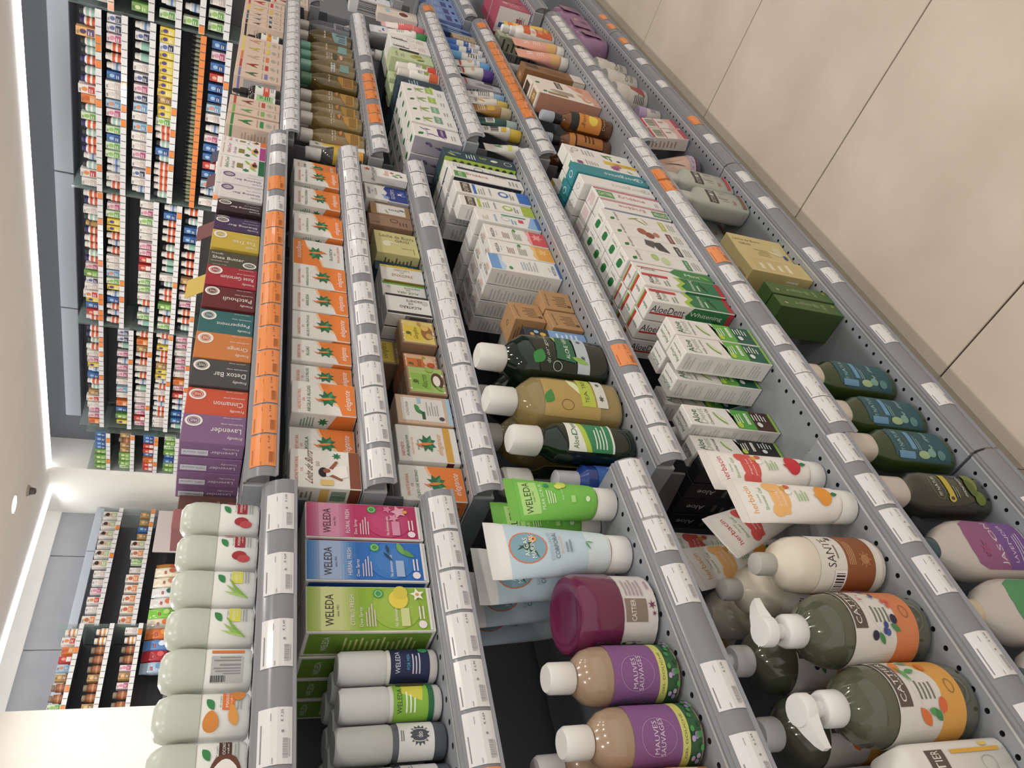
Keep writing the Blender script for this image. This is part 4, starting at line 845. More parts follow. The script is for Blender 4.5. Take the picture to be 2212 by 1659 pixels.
vessel('spray_bottle', 'blue bottle with silver cap in shade beside the green squeeze tube', 'bottle', .676, .735, z, [('bottle', '1f3f8a', 'gloss', [(0, .022, .022), (.004, .025, .025), (.085, .025, .025), (.095, .015, .015)]), ('cap', 'b9bcc2', 'plastic', [(.095, .0155, .0155), (.128, .015, .015), (.130, .012, .012)])], [(.02, .07, 60, 0, [('r', 0, 0, 1, 1, '2f62b4'), ('t', 'fresh', .5, .5, .5, .3, 'c9daf0')])])
carton('toothpaste_carton', 'slim navy and sky blue carton beside the green mouthwash', 'carton', .968, .995, .700, z, .118, .04, '2a2c3a', [('r', 0, 0, 1, .62, '7fa8d8'), ('e', .4, .72, .2, .05, 'e0b03a'), ('e', .6, .82, .16, .04, '8fc0e8'), ('e', .3, .9, .16, .035, 'd8a030'), ('l', .2, .1, .8, .5, 5, 'd8e6f4')], side=SIDEL)
KRB = [('t', 'georganics', .5, .86, .7, .08, '5a4024'), ('L', .2, .2, .8, .7, 6, '7a5c38'), ('e', .25, .12, .07, .07, '5a4024')]
for x0, x1, y, zz, l, rz in ((1.000, 1.056, .698, 0, 'kraft cube carton at the front near end of its trio', 4), (1.060, 1.114, .698, 0, 'kraft cube carton at the front beside the white cartons', -3), (1.03, 1.088, .768, 0, 'kraft cube carton standing in the second row', 0), (1.028, 1.088, .712, .0612, 'kraft cube carton stacked on top of the others', 6)):
    carton('kraft_carton', l, 'carton', x0, x1, y, z+zz, .060, .054, KR, KRB, side=[('o', .35, .3, .14, .14, '5a4024', .02), ('l', .2, .5, .8, .9, 5, '7a5c38')], top=[('o', .5, .5, .1, .1, '5a4024', .02)], kind='kraft', rz=rz)
GR8 = [('l', .1, .1, .9, .9, 16, 'c4c6ca')]
carton('toothpaste_carton', 'white toothpaste carton with blue sky end, upside down', 'carton', 1.158, 1.211, .694, z, .146, .036, WH, WELB('', '', True), side=GR8, top=WELT, back=3, dy=.038, far=GR8)
carton('toothpaste_carton', 'white toothpaste carton with orange flower foot', 'carton', 1.214, 1.265, .694, z, .134, .034, WH, WELB('e6a23a', 'f0c070'), side=GR8, top=WELT, back=4, dy=.036)
carton('toothpaste_carton', 'white toothpaste carton with red flower foot', 'carton', 1.269, 1.322, .694, z, .133, .034, WH, WELB('d84a50', 'eea0a0'), side=GR8, top=WELT, back=4, dy=.036)
carton('toothpaste_carton', 'flat white carton lying with blue side in the back row', 'carton', 1.09, 1.15, .80, z, .04, .09, WH, [('r', .05, .1, .3, .9, '2f5aa0'), ('l', .35, .15, .95, .85, 6, 'b0b4ba')], rz=8)
carton('toothpaste_carton', 'flat white carton stacked upon the blue sided one', 'carton', 1.095, 1.155, .80, z+.0412, .04, .09, WH, [('r', .05, .1, .3, .9, '2f5aa0'), ('l', .35, .15, .95, .85, 6, 'b0b4ba')], rz=4)
SAL = [('p', [(0,0),(1,0),(1,.1),(0,.22)], '8fb4e0'), ('r', 0, 0, 1, .05, '3f6fc0'), ('t', 'sanicula', .4, .72, .6, .05, '5fa0d8'), ('l', .1, .82, .5, .92, 3, 'c9b89a'), ('o', .5, .55, .2, .07, 'b0ccd8', .03), ('r', .75, .2, .85, .6, '3f9a7a'), ('r', .35, .26, .6, .34, 'd8405a'), ('l', .1, .36, .6, .46, 2, '7aa0c8')]
carton('toothpaste_carton', 'white and pale blue toothpaste carton', 'carton', 1.335, 1.384, .694, z, .141, .036, WH, SAL, side=GR8, back=4, dy=.038)
carton('toothpaste_carton', 'white toothpaste carton with lime green foot', 'carton', 1.390, 1.432, .696, z, .168, .036, WH, CATT('a8bf2a', 'menthe'), side=GR8, back=0)
carton('toothpaste_carton', 'white toothpaste carton with blue foot', 'carton', 1.437, 1.486, .692, z, .172, .038, WH, CATT('2f6fc4', 'eucalypto'), side=GR8, back=2, dy=.04)
ERI = [('r', .0, .80, .55, .96, '5a9a4a'), ('t', 'CATTIER', .28, .88, .44, .05, 'f0f2ea'), ('t', 'Erid\u00e8ne', .45, .64, .2, .3, 'c03a4a', -90), ('t', 'fresh', .75, .3, .12, .16, '6a6a6a', -90), ('r', .82, 0, 1, .9, '23263a'), ('l', .1, .05, .6, .2, 3, '9a9a98')]
carton('toothpaste_carton', 'white toothpaste carton with navy side and red name', 'carton', 1.508, 1.556, .692, z, .172, .04, WH, ERI, side=[('r', .04, .03, .96, .97, '23263a'), ('l', .15, .1, .85, .9, 12, '7a7e94')], back=2, dy=.042)
carton('toothpaste_carton', 'white and teal toothpaste carton with grey ring letters', 'carton', 1.560, 1.596, .700, z, .174, .045, WH, [('o', .5, .55, .3, .07, '8aa0a4', .08), ('t', 'T', .5, .35, .3, .08, '9ab0b4'), ('l', .15, .75, .8, .9, 4, 'b0a8c0')], side=[('r', 0, 0, 1, 1, '2f5a70')], back=2, dy=.047)
BAM = [('r', 0, 0, 1, 1, '2a4650'), ('f', .3, .90, .5, .14, 60, 'b8d83a'), ('t', 'bambu', .6, .84, .2, .14, 'c9d8d0', -90), ('l', .15, .55, .85, .7, 4, 'c9d8d0'), ('t', 'hair', .6, .45, .3, .1, 'b8d83a', -90), ('f', .5, .3, .5, .3, 100, 'e2ecd0'), ('o', .5, .1, .24, .06, 'c9d8d0', .05)]
BAMS = [('r', 0, 0, 1, 1, 'a9c838')] + [('e', .15+.23*(i % 4), .06+.1*(i//4), .09, .032, '20301c') for i in range(36)] + [('o', R_.uniform(.2, .8), R_.uniform(.1, .9), .16, .05, '20301c', .05) for _ in range(5)]
carton('hair_dye_carton', 'dark teal carton with lime patterned side at the bay end', 'carton', 1.598, 1.640, .690, z, .176, .062, '2a4650', BAM, side=BAMS, back=2, dy=.064)
# fifth shelf: toothpaste cartons
z = zs(2, 5)
BLKA = [('r', 0, 0, 1, 1, '222226'), ('r', .1, .84, .8, .9, 'd8d8d6'), ('t', 'Aloe', .4, .75, .6, .07, 'd8e0d8'), ('t', 'Dent', .45, .66, .7, .07, '8a9a8a'), ('l', .1, .2, .8, .5, 6, '6a7a6a')]
BLS = [('r', .05, .03, .95, .97, '26262a'), ('t', 'Aloe', .5, .8, .3, .2, 'd8d8d8', 90), ('l', .2, .1, .8, .6, 5, '6a6a6a')]
carton('toothpaste_carton', 'white topped aloe toothpaste carton with red line beside the coconut one', 'carton', .6945, .7285, .668, z, .166, .036, WH, ADENT('charcoal', '2a2a2c', '222224', BLK), side=BLS, top=[('t', 'AloeDent', .5, .5, .8, .3, '2c6a3c')])
carton('toothpaste_carton', 'black toothpaste carton standing by the bay end', 'carton', .664, .688, .672, z, .166, .034, '222226', BLKA, side=BLS, back=3, dy=.036)
carton('toothpaste_carton', 'white coconut aloe toothpaste carton standing alone', 'carton', .731, .776, .648, z, .170, .036, WH, ADENT('Coconut Oil', '4fa83a', '4a2a26', '5a2a2a'), side=SIDEL, top=ADTOP('Coconut Oil'))
carton('toothpaste_carton', 'green aloe toothpaste carton tipped over between upright ones', 'carton', .778, .816, .668, z+.001, .150, .036, WH, [('r', 0, 0, 1, 1, '2a7a4a'), ('r', 0, 0, 1, .34, '1f4a44'), ('r', 0, .72, 1, 1, WH), ('r', .3, .38, .8, .46, 'e6eee0'), ('e', .35, .22, .13, .04, 'dfe7e2'), ('l', .5, .1, .9, .26, 4, 'dfe7e2'), ('l', .2, .52, .8, .66, 3, 'c9e0b0')], side=SIDEL, ry=-14, rx=-14)
TRI = ADENT('triple action', '5fb03a', '23604c')
carton('toothpaste_carton', 'white triple action aloe toothpaste carton, outer of two front ones', 'carton', .830, .876, .588, z, .170, .038, WH, TRI, side=SIDEL, top=ADTOP('Triple Action'))
carton('toothpaste_carton', 'white triple action aloe toothpaste carton beside the whitening ones', 'carton', .878, .924, .588, z, .170, .038, WH, TRI, side=SIDEL, top=ADTOP('Triple Action'))
carton('toothpaste_carton', 'white triple action aloe toothpaste carton, tilted second row', 'carton', .818, .862, .634, z, .168, .038, WH, TRI, side=SIDEL, top=ADTOP('Triple Action'), rz=3)
carton('toothpaste_carton', 'white triple action aloe toothpaste carton, second row by whitening ones', 'carton', .872, .916, .632, z, .168, .038, WH, TRI, side=SIDEL, top=ADTOP('Triple Action'))
carton('toothpaste_carton', 'white aloe toothpaste carton deep in shade, third row', 'carton', .822, .866, .69, z, .160, .038, WH, TRI, side=SIDEL, top=ADTOP('Triple Action'))
WHIT = [('r', 0, 0, 1, .10, 'c02a34'), ('p', [(0,.06),(1,.06),(1,.52),(.6,.46),(.3,.54),(0,.5)], '2a7a48'), ('p', [(0,.5),(.3,.54),(.6,.46),(1,.52),(1,.58),(.6,.52),(.3,.6),(0,.56)], 'a8c83a'), ('t', 'Aloe', .42, .90, .6, .06, '262a26'), ('t', 'Dent', .5, .83, .7, .06, '9aa89a'), ('r', .72, .66, .9, .98, 'c8323a'), ('l', .1, .66, .6, .74, 2, '8a9a8a'), ('t', 'Whitening', .5, .38, .84, .055, 'eef4e6'), ('f', .5, .24, .8, .16, 20, '1f5a2a'), ('l', .12, .28, .8, .33, 1, 'cfe0c0')]
WTOP = [('r', .66, .02, .84, .98, 'c8323a'), ('r', .84, .02, .95, .98, '7fb23a'), ('t', 'AloeDent', .35, .5, .5, .16, '2c6a3c')]
WSID = [('t', 'AloeDent', .64, .78, .36, .4, '262a26', -90), ('r', .34, .58, .44, .98, 'c8323a'), ('p', [(0,0),(1,0),(1,.5),(.5,.56),(0,.48)], '2a7a48'), ('t', 'Whitening', .62, .32, .3, .4, 'eef4e6', -90), ('f', .4, .16, .6, .2, 80, '1f5a2a'), ('r', 0, 0, 1, .06, 'c02a34')]
for i, (x0, x1, y) in enumerate(((.975, 1.018, .594), (1.020, 1.062, .590))):
    carton('toothpaste_carton', ['whitening aloe toothpaste carton with red stripe, side turned out', 'whitening aloe toothpaste carton with red stripe beside the lying aloe one'][i], 'carton', x0, x1, y, z, .172, .04, WH, WHIT, side=WSID, top=WTOP, back=2, dy=.043)
carton('toothpaste_carton', 'white aloe toothpaste carton with green waves beside plant ones', 'carton', 1.068, 1.098, .594, z, .172, .04, WH, [('t', 'Aloe', .4, .84, .3, .18, '5a6a5a', -90), ('r', .5, .55, .6, .96, 'c8404a'), ('p', [(0,0),(1,0),(1,.46),(.5,.56),(0,.44)], '3f8a4a'), ('t', 'Mint', .5, .26, .3, .2, 'e6f0dc', -90), ('f', .5, .1, .8, .2, 60, '8fb83a')], side=[('l', .2, .1, .8, .9, 12, 'cacac4')], top=WTOP, back=2, dy=.043)
drs = [('aloe vera green', 'ALOE VERA', [('e', .4, .5, .3, .05, 'c9d89a'), ('e', .6, .62, .26, .045, 'b0c87a')], '3f8a52'), ('charcoal', 'CHARCOAL', [('p', [(.1,.36),(.9,.42),(.8,.55),(.2,.5)], '4a4646'), ('p', [(.3,.55),(.9,.5),(.95,.62),(.5,.64)], '5a5654')], '3a3434'),
       ('guarana brown', 'GUARANA', [('e', .35, .5, .26, .06, '9a4a34'), ('e', .6, .58, .26, .06, 'a85a44'), ('e', .5, .4, .2, .04, 'c07a60')], '7a3a2c'), ('tea tree', 'TEA TREE', [('f', .4, .52, .7, .08, 50, '9fb04a'), ('f', .6, .6, .7, .08, 110, '8fa83a'), ('f', .5, .45, .6, .06, 20, 'b0b85a')], 'b8c04a')]
for i, (en, nm, art, c) in enumerate(drs):
    x0 = 1.101 + .0475*i
    carton('toothpaste_carton', 'white %s toothpaste carton with green leaf emblem' % en, 'carton', x0, x0+.046, .593, z, .176, .04, WH, DRO(nm, art, c), side=[('l', .2, .1, .8, .9, 12, 'cacac4')], top=[('f', .5, .6, .6, .42, 40, '1f7a3a'), ('t', 'organic', .5, .22, .7, .14, '6a6a62')], back=3, dy=.042)
ERP = lambda c, flip: [('r', .82, 0, 1, 1, c), ('r', .05, .74, .7, .98, '5a9a4a') if not flip else ('r', .05, .02, .7, .26, '5a9a4a'), ('t', 'CATTIER', .38, .86 if not flip else .14, .3, .2, 'f0f2ea', -90 if not flip else 90), ('t', 'Erid\u00e8ne', .45, .46 if not flip else .56, .3, .4, 'd07a80', -90 if not flip else 90), ('l', .1, .05, .6, .12, 2, 'c0b0b0')]
carton('toothpaste_carton', 'white and pink toothpaste carton upside down by tea tree ones', 'carton', 1.300, 1.340, .594, z, .160, .036, WH, ERP('c88a9a', True), side=[('r', 0, 0, 1, 1, 'a9b4c8'), ('l', .2, .1, .8, .9, 10, '8a90a4')], back=2, dy=.038)
carton('toothpaste_carton', 'white and pink toothpaste carton with stripes beside the teal one', 'carton', 1.344, 1.388, .594, z, .162, .036, WH, ERP('c8788a', False), side=[('L', .1, .1, .9, .9, 6, 'd8a0a8')], top=[('L', .15, .1, .85, .9, 6, 'd8a0a8')], back=2, dy=.038)
GEO = lambda c, up: [('r', .0, 0, 1, 1, c), ('t', 'georganics', .5, .34, .4, .5, 'eaf2f0' if c != WH else 'b0aca8', 90), ('o', .5, .1, .2, .06, 'eaf2f0' if c != WH else 'b0aca8', .04)]
carton('toothpaste_carton', 'white embossed toothpaste carton beside the teal one', 'carton', 1.398, 1.442, .596, z, .176, .038, WH, GEO(WH, 0), side=[('l', .2, .1, .8, .9, 10, 'c0bcb8')], top=[('o', .5, .5, .2, .2, '9a9a98', .03)], back=2, dy=.04)
carton('toothpaste_carton', 'bright teal toothpaste carton', 'carton', 1.446, 1.492, .594, z, .180, .038, '2a8c98', GEO('2a8c98', 0), side=[('r', 0, 0, 1, 1, '2a8c98')], top=[('o', .5, .5, .22, .22, 'eaf2f0', .04)], back=2, dy=.04)
ECH = [('r', .6, 0, 1, .5, 'e0bc3a'), ('t', 'gengif', .8, .22, .2, .3, 'a08020', 90), ('s', .35, .36, .3, 10, .55, 0, 'a04a7a'), ('s', .6, .3, .24, 10, .55, 20, 'b8608a'), ('r', 0, .86, .3, .94, '8a3a7a'), ('l', .1, .6, .6, .8, 5, 'b0a0b0'), ('f', .2, .15, .4, .08, 50, '4f8a3a')]
carton('toothpaste_carton', 'white carton with pink coneflowers and yellow patch', 'carton', 1.497, 1.545, .596, z, .172, .04, WH, ECH, side=[('r', 0, .8, 1, .9, '8a3a7a'), ('l', .2, .1, .8, .7, 8, 'b0b0b0')], top=[('r', 0, .1, .4, .5, '3f8a5a')], back=2, dy=.042)
carton('toothpaste_carton', 'white carton with green sprig at the bay end', 'carton', 1.550, 1.600, .600, z, .172, .03, WH, [('t', 'ELLA', .3, .92, .3, .05, '5a5a58'), ('o', .6, .85, .18, .05, '5a5a58', .03), ('l', .2, .55, .8, .75, 4, 'a0a0a0'), ('f', .5, .40, .5, .14, 40, '3f7a3a'), ('f', .65, .34, .5, .14, 100, '5a9a4a'), ('f', .35, .32, .4, .12, 10, '4f8a44'), ('e', .3, .2, .08, .03, '3a3a3a')])
carton('ointment_carton', 'small white and yellow ointment carton in the second row', 'carton', 1.58, 1.63, .70, z+.0, .150, .04, WH, [('r', 0, .4, 1, .8, 'e8c83a')], side=[('t', 'omeo', .5, .6, .6, .1, 'c04a4a')], top=[('r', .4, 0, 1, 1, 'e8c83a'), ('e', .25, .5, .14, .2, 'd8b89a')])
# lowest shelf of the middle bay
z = zs(2, 6)
TEA = [('p', [(.05,.03),(.95,.03),(.95,.85),(.8,.97),(.2,.97),(.05,.85)], '2c5a62'), ('t', 'MY NATURE', .5, .84, .5, .07, '9fc0bc'), ('o', .5, .84, .32, .1, '6a9a98', .006), ('r', .36, .6, .74, .68, '6aa0c8'), ('l', .35, .5, .65, .57, 2, '8ab0b0'), ('t', 'aloe fresh', .5, .34, .5, .07, 'b0d0cc', 0, .1), ('r', .12, .66, .3, .92, '6a9ac0'), ('e', .24, .5, .1, .1, 'a8c08a'), ('e', .3, .36, .1, .07, '7aa89a'), ('e', .26, .2, .12, .07, '5a8a8a')]
for i, x in enumerate((.690, .768, .862)):
    flat('shower_bottle', x, .625, 'olive shower bottle with teal label, %s from the near bay' % NTH[i], '34461c', 'd6cabb', .205, .037, .028, TEA, (.01, .135), capr=.023, caph=.045, rz=-6)
OLV = [('t', 'OLIVE', .5, .26, .5, .05, 'b8c88a'), ('f', .35, .88, .24, .1, 60, 'd8dcb0'), ('t', 'by', .5, .7, .2, .06, 'b8c88a'), ('t', 'olivia', .55, .56, .3, .2, 'a8b87a', -90), ('e', .5, .40, .2, .05, '6a8a4a'), ('s', .75, .08, .16, 6, .3, 0, 'b8b02a'), ('o', .5, .4, .26, .07, '6a8a4a', .02)]
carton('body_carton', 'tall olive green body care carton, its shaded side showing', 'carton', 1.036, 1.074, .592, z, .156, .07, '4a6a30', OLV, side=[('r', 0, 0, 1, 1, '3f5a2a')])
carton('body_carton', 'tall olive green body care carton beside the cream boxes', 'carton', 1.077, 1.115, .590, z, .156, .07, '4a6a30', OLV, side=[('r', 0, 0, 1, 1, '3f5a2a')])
LEC = [('t', 'Leche de Burra', .80, .7, .09, .5, '6a5a34', -90), ('t', 'GRISI', .62, .78, .08, .22, '6a5a34', -90), ('L', .2, .4, .5, .7, 4, 'b09a5a'), ('e', .5, .2, .2, .08, 'dccfa8'), ('e', .3, .1, .1, .04, '4a5a8a'), ('f', .4, .3, .4, .08, 70, 'eee4c4')]
carton('body_carton', 'pale yellow body cream box lying on its side', 'carton', 1.160, 1.22, .593, z, .158, .07, 'd8c486', [('r', .1, .1, .9, .9, 'd2bc7a'), ('l', .2, .2, .8, .8, 4, 'eee4c4')], side=[('r', 0, 0, 1, 1, 'cdb878'), ('b', .3, .2, .9, .4, 12, 'efe8d0')], top=[('l', .1, .2, .9, .8, 4, 'b09a5a')])
carton('body_carton', 'pale yellow body cream carton with printed front', 'carton', 1.226, 1.316, .600, z, .145, .05, 'd8c486', LEC, side=[('r', 0, 0, 1, 1, 'cdb878')], rz=-3)
GRY = [('r', .2, .70, .62, .92, '4a423c'), ('t', 'CATTIER', .41, .81, .36, .1, 'd8d4cc'), ('L', .4, .42, .7, .66, 4, 'b0aca4'), ('r', .2, .02, .8, .1, 'c8404a'), ('t', 'lait', .4, .3, .16, .1, 'c05a5a')]
for x, y, c, l in ((1.497, .622, '8a5a48', 'pale grey oblong bottle with brown foot label'), (1.590, .622, 'c8404a', 'pale grey oblong bottle with red foot label'), (1.505, .71, '8a5a48', 'pale grey oblong bottle standing in the second row')):
    g2 = [('r', .2, .02, .8, .1, c) if t[0] == 'r' and t[4] == .1 else t for t in GRY]
    vessel('lotion_bottle', l, 'bottle', x, y, z, [('bottle', 'b9bcb0', 'plastic', [(0, .034, .024), (.004, .037, .027), (.128, .037, .027), (.136, .034, .025), (.146, .018, .016), (.150, .0165, .015)]), ('cap', 'c2c4ba', 'plastic', [(.150, .017, .016), (.152, .0178, .0168), (.178, .0172, .0162), (.182, .0145, .0135)])], [(.008, .125, 60, 0, g2)], ex=4, n=28, rz=-6)
# ================================================================ third bay
z = zs(3, 1)
PE = 'd8bfac'
def HD(c, art, nm='loveherbs'):
    return [('r', 0, .88, 1, .93, c), ('t', nm, .5, .80, .6, .03, 'f0e4d8'), ('t', 'organic hair colour', .5, .42, .7, .04, '8a6a5a'), ('r', .2, .30, .8, .37, c), ('o', .5, .2, .2, .055, '9fb4a4', .03), ('f', .5, .2, .2, .08, 0, '8aa08a'), ('l', .2, .05, .8, .1, 1, 'b09a8a')] + art
def sprig(c): return [('f', .4, .64, .5, .12, 60, c), ('f', .6, .62, .5, .12, 115, c), ('f', .5, .70, .4, .1, 90, c)]
hx = [(1.704, 1.762, '2f8a4a', '2f7a3a', 'deep green'), (1.770, 1.815, '7fb04a', '5f9a4a', 'light green'), (1.817, 1.866, 'c04a34', '8a3a2a', 'brick red')]
for x0, x1, c, s_, en in hx:
    carton('hair_colour_carton', 'peach hair colour carton with a %s band, near the soap boxes' % en, 'carton', x0, x1-.001, .776, z, .113, .05, PE, HD(c, sprig(s_)), side=[('r', 0, .88, 1, .93, c), ('l', .2, .2, .8, .7, 8, 'b89c88')])
for i, (c, s_, en) in enumerate((('7a7ab0', '4a6a4a', 'violet'), ('c03a34', 'a82a2a', 'red'), ('e0762a', 'c8b0a0', 'orange'), ('e0c83a', 'c9b83a', 'yellow'), ('d8cc5a', 'd89a6a', 'pale yellow'))):
    x0 = 1.990+.0585*i
    carton('hair_colour_carton', 'peach hair colour carton with a %s band, between the dropper bottles' % en, 'carton', x0, x0+.0575, .776, z, .113, .05, PE, HD(c, sprig(s_)), side=[('r', 0, .88, 1, .93, c), ('l', .2, .2, .8, .7, 8, '9a8478'), ('r', .1, .1, .9, .8, 'a8a4a4')])
for i, (x0, x1, c, en) in enumerate(((2.384, 2.420, '3a2a2a', 'dark brown'), (2.424, 2.462, '3a6a8a', 'slate blue'), (2.468, 2.500, '5a5a5a', 'grey'), (2.503, 2.560, 'e0b83a', 'amber'), (2.565, 2.632, 'c8303a', 'scarlet'))):
    carton('hair_colour_carton', 'peach hair colour carton with a %s band, towards the far end' % en, 'carton', x0, x1-.001, .776, z, .115, .05, PE, HD(c, sprig(c)), side=[('r', 0, .88, 1, .93, c), ('l', .2, .2, .8, .7, 8, 'b89c88')])
def dropper(x, lc, bc, art, l):
    vessel('dropper_bottle', l, 'bottle', x, .800, z, [('bottle', '1c1614', 'gloss', [(0, .020, .020), (.003, .022, .022), (.064, .022, .022), (.073, .017, .017), (.078, .0105, .0105)]), ('dropper_cap', '131315', 'plastic', [(.078, .0115, .0115), (.094, .011, .011), (.096, .007, .007), (.110, .005, .005), (.112, .002, .002)])], [(.012, .060, 80, 0, art)])
dropper(1.897, 0, 0, [('r', 0, 0, 1, 1, 'e4ded8'), ('r', .2, .1, .8, .9, '9fc88a'), ('t', 'BIO', .5, .68, .3, .16, '2f5a2a'), ('l', .3, .2, .7, .5, 3, '4a6a3a')], 'black dropper bottle with mint green label')
dropper(1.951, 0, 0, [('r', 0, 0, 1, 1, 'e6e2de'), ('f', .5, .8, .2, .12, 40, '1f7a3a'), ('r', .1, .3, .9, .6, 'd8502c'), ('t', 'serum', .5, .45, .4, .14, 'f6eee6'), ('l', .3, .06, .7, .24, 2, '8a8a88')], 'black dropper bottle with red and white label')
dropper(2.335, 0, 0, [('r', 0, 0, 1, 1, 'e6e2de'), ('f', .5, .82, .2, .12, 40, '1f7a3a'), ('r', .1, .42, .9, .68, 'e0982a'), ('t', 'oil', .5, .55, .3, .14, '4a2a10'), ('l', .3, .1, .7, .34, 3, '8a8a88')], 'black dropper bottle with amber label')
# second shelf: oil bottles
z = zs(3, 2)
def oil(x, l, col, capc, art, y=.795, h=.152, rx_=.030, ry_=.019, back=1, pn='oil_bottle', kind='liquid'):
    s = h-.028
    return vessel(pn, l, 'bottle', x, y, z, [('bottle', col, kind, [(0, rx_*.85, ry_*.8), (.004, rx_, ry_), (s*.76, rx_, ry_), (s*.9, rx_*.8, ry_*.85), (s, .0135, .0125)]), ('oil', art[0], 'gloss', [(.003, rx_*.82, ry_*.76), (.006, rx_*.93, ry_*.86), (s*.7, rx_*.93, ry_*.86)]), ('cap', capc, 'plastic', [(s-.001, .0145, .0135), (s+.002, .0152, .0142), (h-.002, .015, .014), (h, .013, .012)])], [(.012, s*.72, 66, 0, art[1])], ex=3, rz=-6, back=back, dy=.048)
OL = lambda c, t1: ('b09350', [('p', [(.05,.02),(.95,.02),(.95,.4),(.7,.52),(.4,.46),(.05,.3)], c), ('t', t1, .5, .86, .7, .05, 'f0ead8'), ('t', 'DE DOUCHE', .5, .78, .6, .045, 'f0ead8'), ('l', .15, .06, .85, .3, 6, '6a4a1a'), ('e', .6, .62, .12, .05, 'd8803a'), ('e', .74, .58, .05, .03, 'e8e0d0')])
oil(1.775, 'golden oil bottle with white cap beside the white carton', 'd8bc7a', 'e2ddd6', OL('b88a34', 'HUILE'))
oil(1.872, 'golden oil bottle with white cap, second of the amber group', 'd8bc7a', 'e2ddd6', OL('b88a34', 'HUILE'))
oil(1.955, 'golden oil bottle with white cap, third of the amber group', 'd8bc7a', 'd8d2ca', OL('b88a34', 'HUILE'), y=.806)
oil(2.024, 'golden oil bottle with white cap, fourth of the amber group', 'd8bc7a', 'd8d2ca', OL('b88a34', 'HUILE'), y=.800)
oil(2.115, 'green capped golden oil bottle with brown label', 'a89048', '5a8a6a', ('a88a3a', [('p', [(.05,.02),(.95,.02),(.95,.5),(.5,.56),(.05,.4)], 'a87a2c'), ('l', .15, .06, .85, .36, 7, '5a3a14'), ('t', 'BAIN', .5, .86, .5, .05, 'e0dcc8')]), y=.79)
oil(2.225, 'golden oil bottle with barcode sticker and mint cap', 'cdb67c', '8ac4b0', ('ab9050', [('r', .1, .6, .9, .75, 'e8e8e6'), ('b', .14, .62, .86, .73, 24, BLK), ('p', [(.2,.1),(.8,.1),(.8,.4),(.2,.46)], '7a9a94')]))
oil(2.300, 'golden oil bottle with mint cap and picture label', 'cdb67c', '7ab8a4', ('ab9050', [('t', 'HUILE', .5, .86, .5, .06, 'f0ead8'), ('t', 'POUR', .5, .78, .4, .05, 'f0ead8'), ('t', 'BEBE', .5, .7, .4, .05, 'f0ead8'), ('r', .3, .5, .8, .64, '5a4a3a'), ('e', .5, .35, .14, .06, 'd8a08a')]))
oil(2.372, 'golden oil bottle with mint cap next to the large one', 'cdb67c', '7ab8a4', ('ab9050', [('t', 'HUILE', .5, .86, .5, .06, 'f0ead8'), ('p', [(.2,.1),(.8,.1),(.8,.4),(.2,.46)], '7aa09a')]))
oil(2.465, 'large golden oil bottle with grey-blue label', 'a8904a', 'd2cac2', ('a08438', [('p', [(.1,.05),(.9,.05),(.9,.5),(.6,.62),(.1,.5)], '7a9a9c'), ('L', .2, .12, .8, .46, 6, '2f4a4c'), ('t', 'BABY', .5, .86, .5, .06, 'f0ead8')]), rx_=.037, ry_=.023, h=.158)
oil(2.56, 'clear empty looking oil bottle at the far end of its row', '9a9ca4', 'd2cac2', ('8a8c94', [('r', .4, .1, .6, .16, '4a4c54'), ('l', .3, .4, .7, .5, 2, 'b0b2b8')]), rx_=.034, ry_=.022, h=.155)
carton('oil_carton', 'slim white carton with yellow oval beside the oil bottles', 'carton', 1.728, 1.752, .786, z, .128, .022, WH, [('e', .5, .66, .34, .14, 'e8c83a'), ('r', .1, .4, .9, .55, 'e0a82a'), ('f', .5, .88, .5, .2, 40, '4f8a3a'), ('l', .2, .1, .8, .3, 4, '9a9a98')], rx=-4)
vessel('yellow_bottle', 'round bottle with bright yellow label and white cap', 'bottle', 1.694, .800, z, [('bottle', '8a8a80', 'liquid', [(0, .022, .022), (.004, .025, .025), (.08, .025, .025), (.094, .02, .02), (.104, .013, .013)]), ('cap', 'e4dfd8', 'plastic', [(.104, .015, .015), (.138, .0148, .0148), (.141, .012, .012)])], [(.01, .078, 100, 0, [('r', 0, 0, 1, 1, 'e2bc2a'), ('r', .5, .5, .74, .8, 'e8e6e0'), ('b', .53, .54, .71, .76, 9, BLK), ('r', 0, 0, 1, .14, 'e8a02a')])])
vessel('spray_bottle', 'grey capped bottle tucked behind the yellow labelled one', 'bottle', 1.70, .88, z, [('bottle', '8a8478', 'gloss', [(0, .02, .02), (.004, .023, .023), (.09, .023, .023), (.1, .014, .014)]), ('cap', 'b8aea2', 'plastic', [(.1, .0145, .0145), (.14, .014, .014), (.142, .011, .011)])])
# third shelf: toothpaste stacks and small cosmetics
z = zs(3, 3)
LAVA = [('f', .3, .55, .3, .05, 70, '5a3a78'), ('f', .35, .65, .3, .06, 100, '6a4a88'), ('f', .25, .4, .3, .05, 60, '6a4a88'), ('f', .7, .8, .3, .05, 50, '6a4a88'), ('f', .72, .7, .25, .05, 80, '5a3a78')]
def DRB(c, nm, art): return [('f', .28, .86, .3, .18, -40, '1f7a3a'), ('t', 'dr.organic', .45, .72, .6, .05, '9a9aa0'), ('r', .3, .30, .95, .48, c), ('t', nm, .62, .39, .5, .05, 'f0ece4'), ('l', .2, .08, .8, .2, 2, 'a8a0a0')] + art
def lav(u, v, L, ang, n=13):
    ca, sa = math.cos(math.radians(ang)), math.sin(math.radians(ang))
    return [('f', u+ca*L*i/n + R_.uniform(-.05, .05), v+(sa*L*i/n)*.4 + R_.uniform(-.015, .015), .15, .08, R_.uniform(0, 180), R_.choice(['4f3068', '6a4a88', '5a3a78', '7a5a98'])) for i in range(n)]
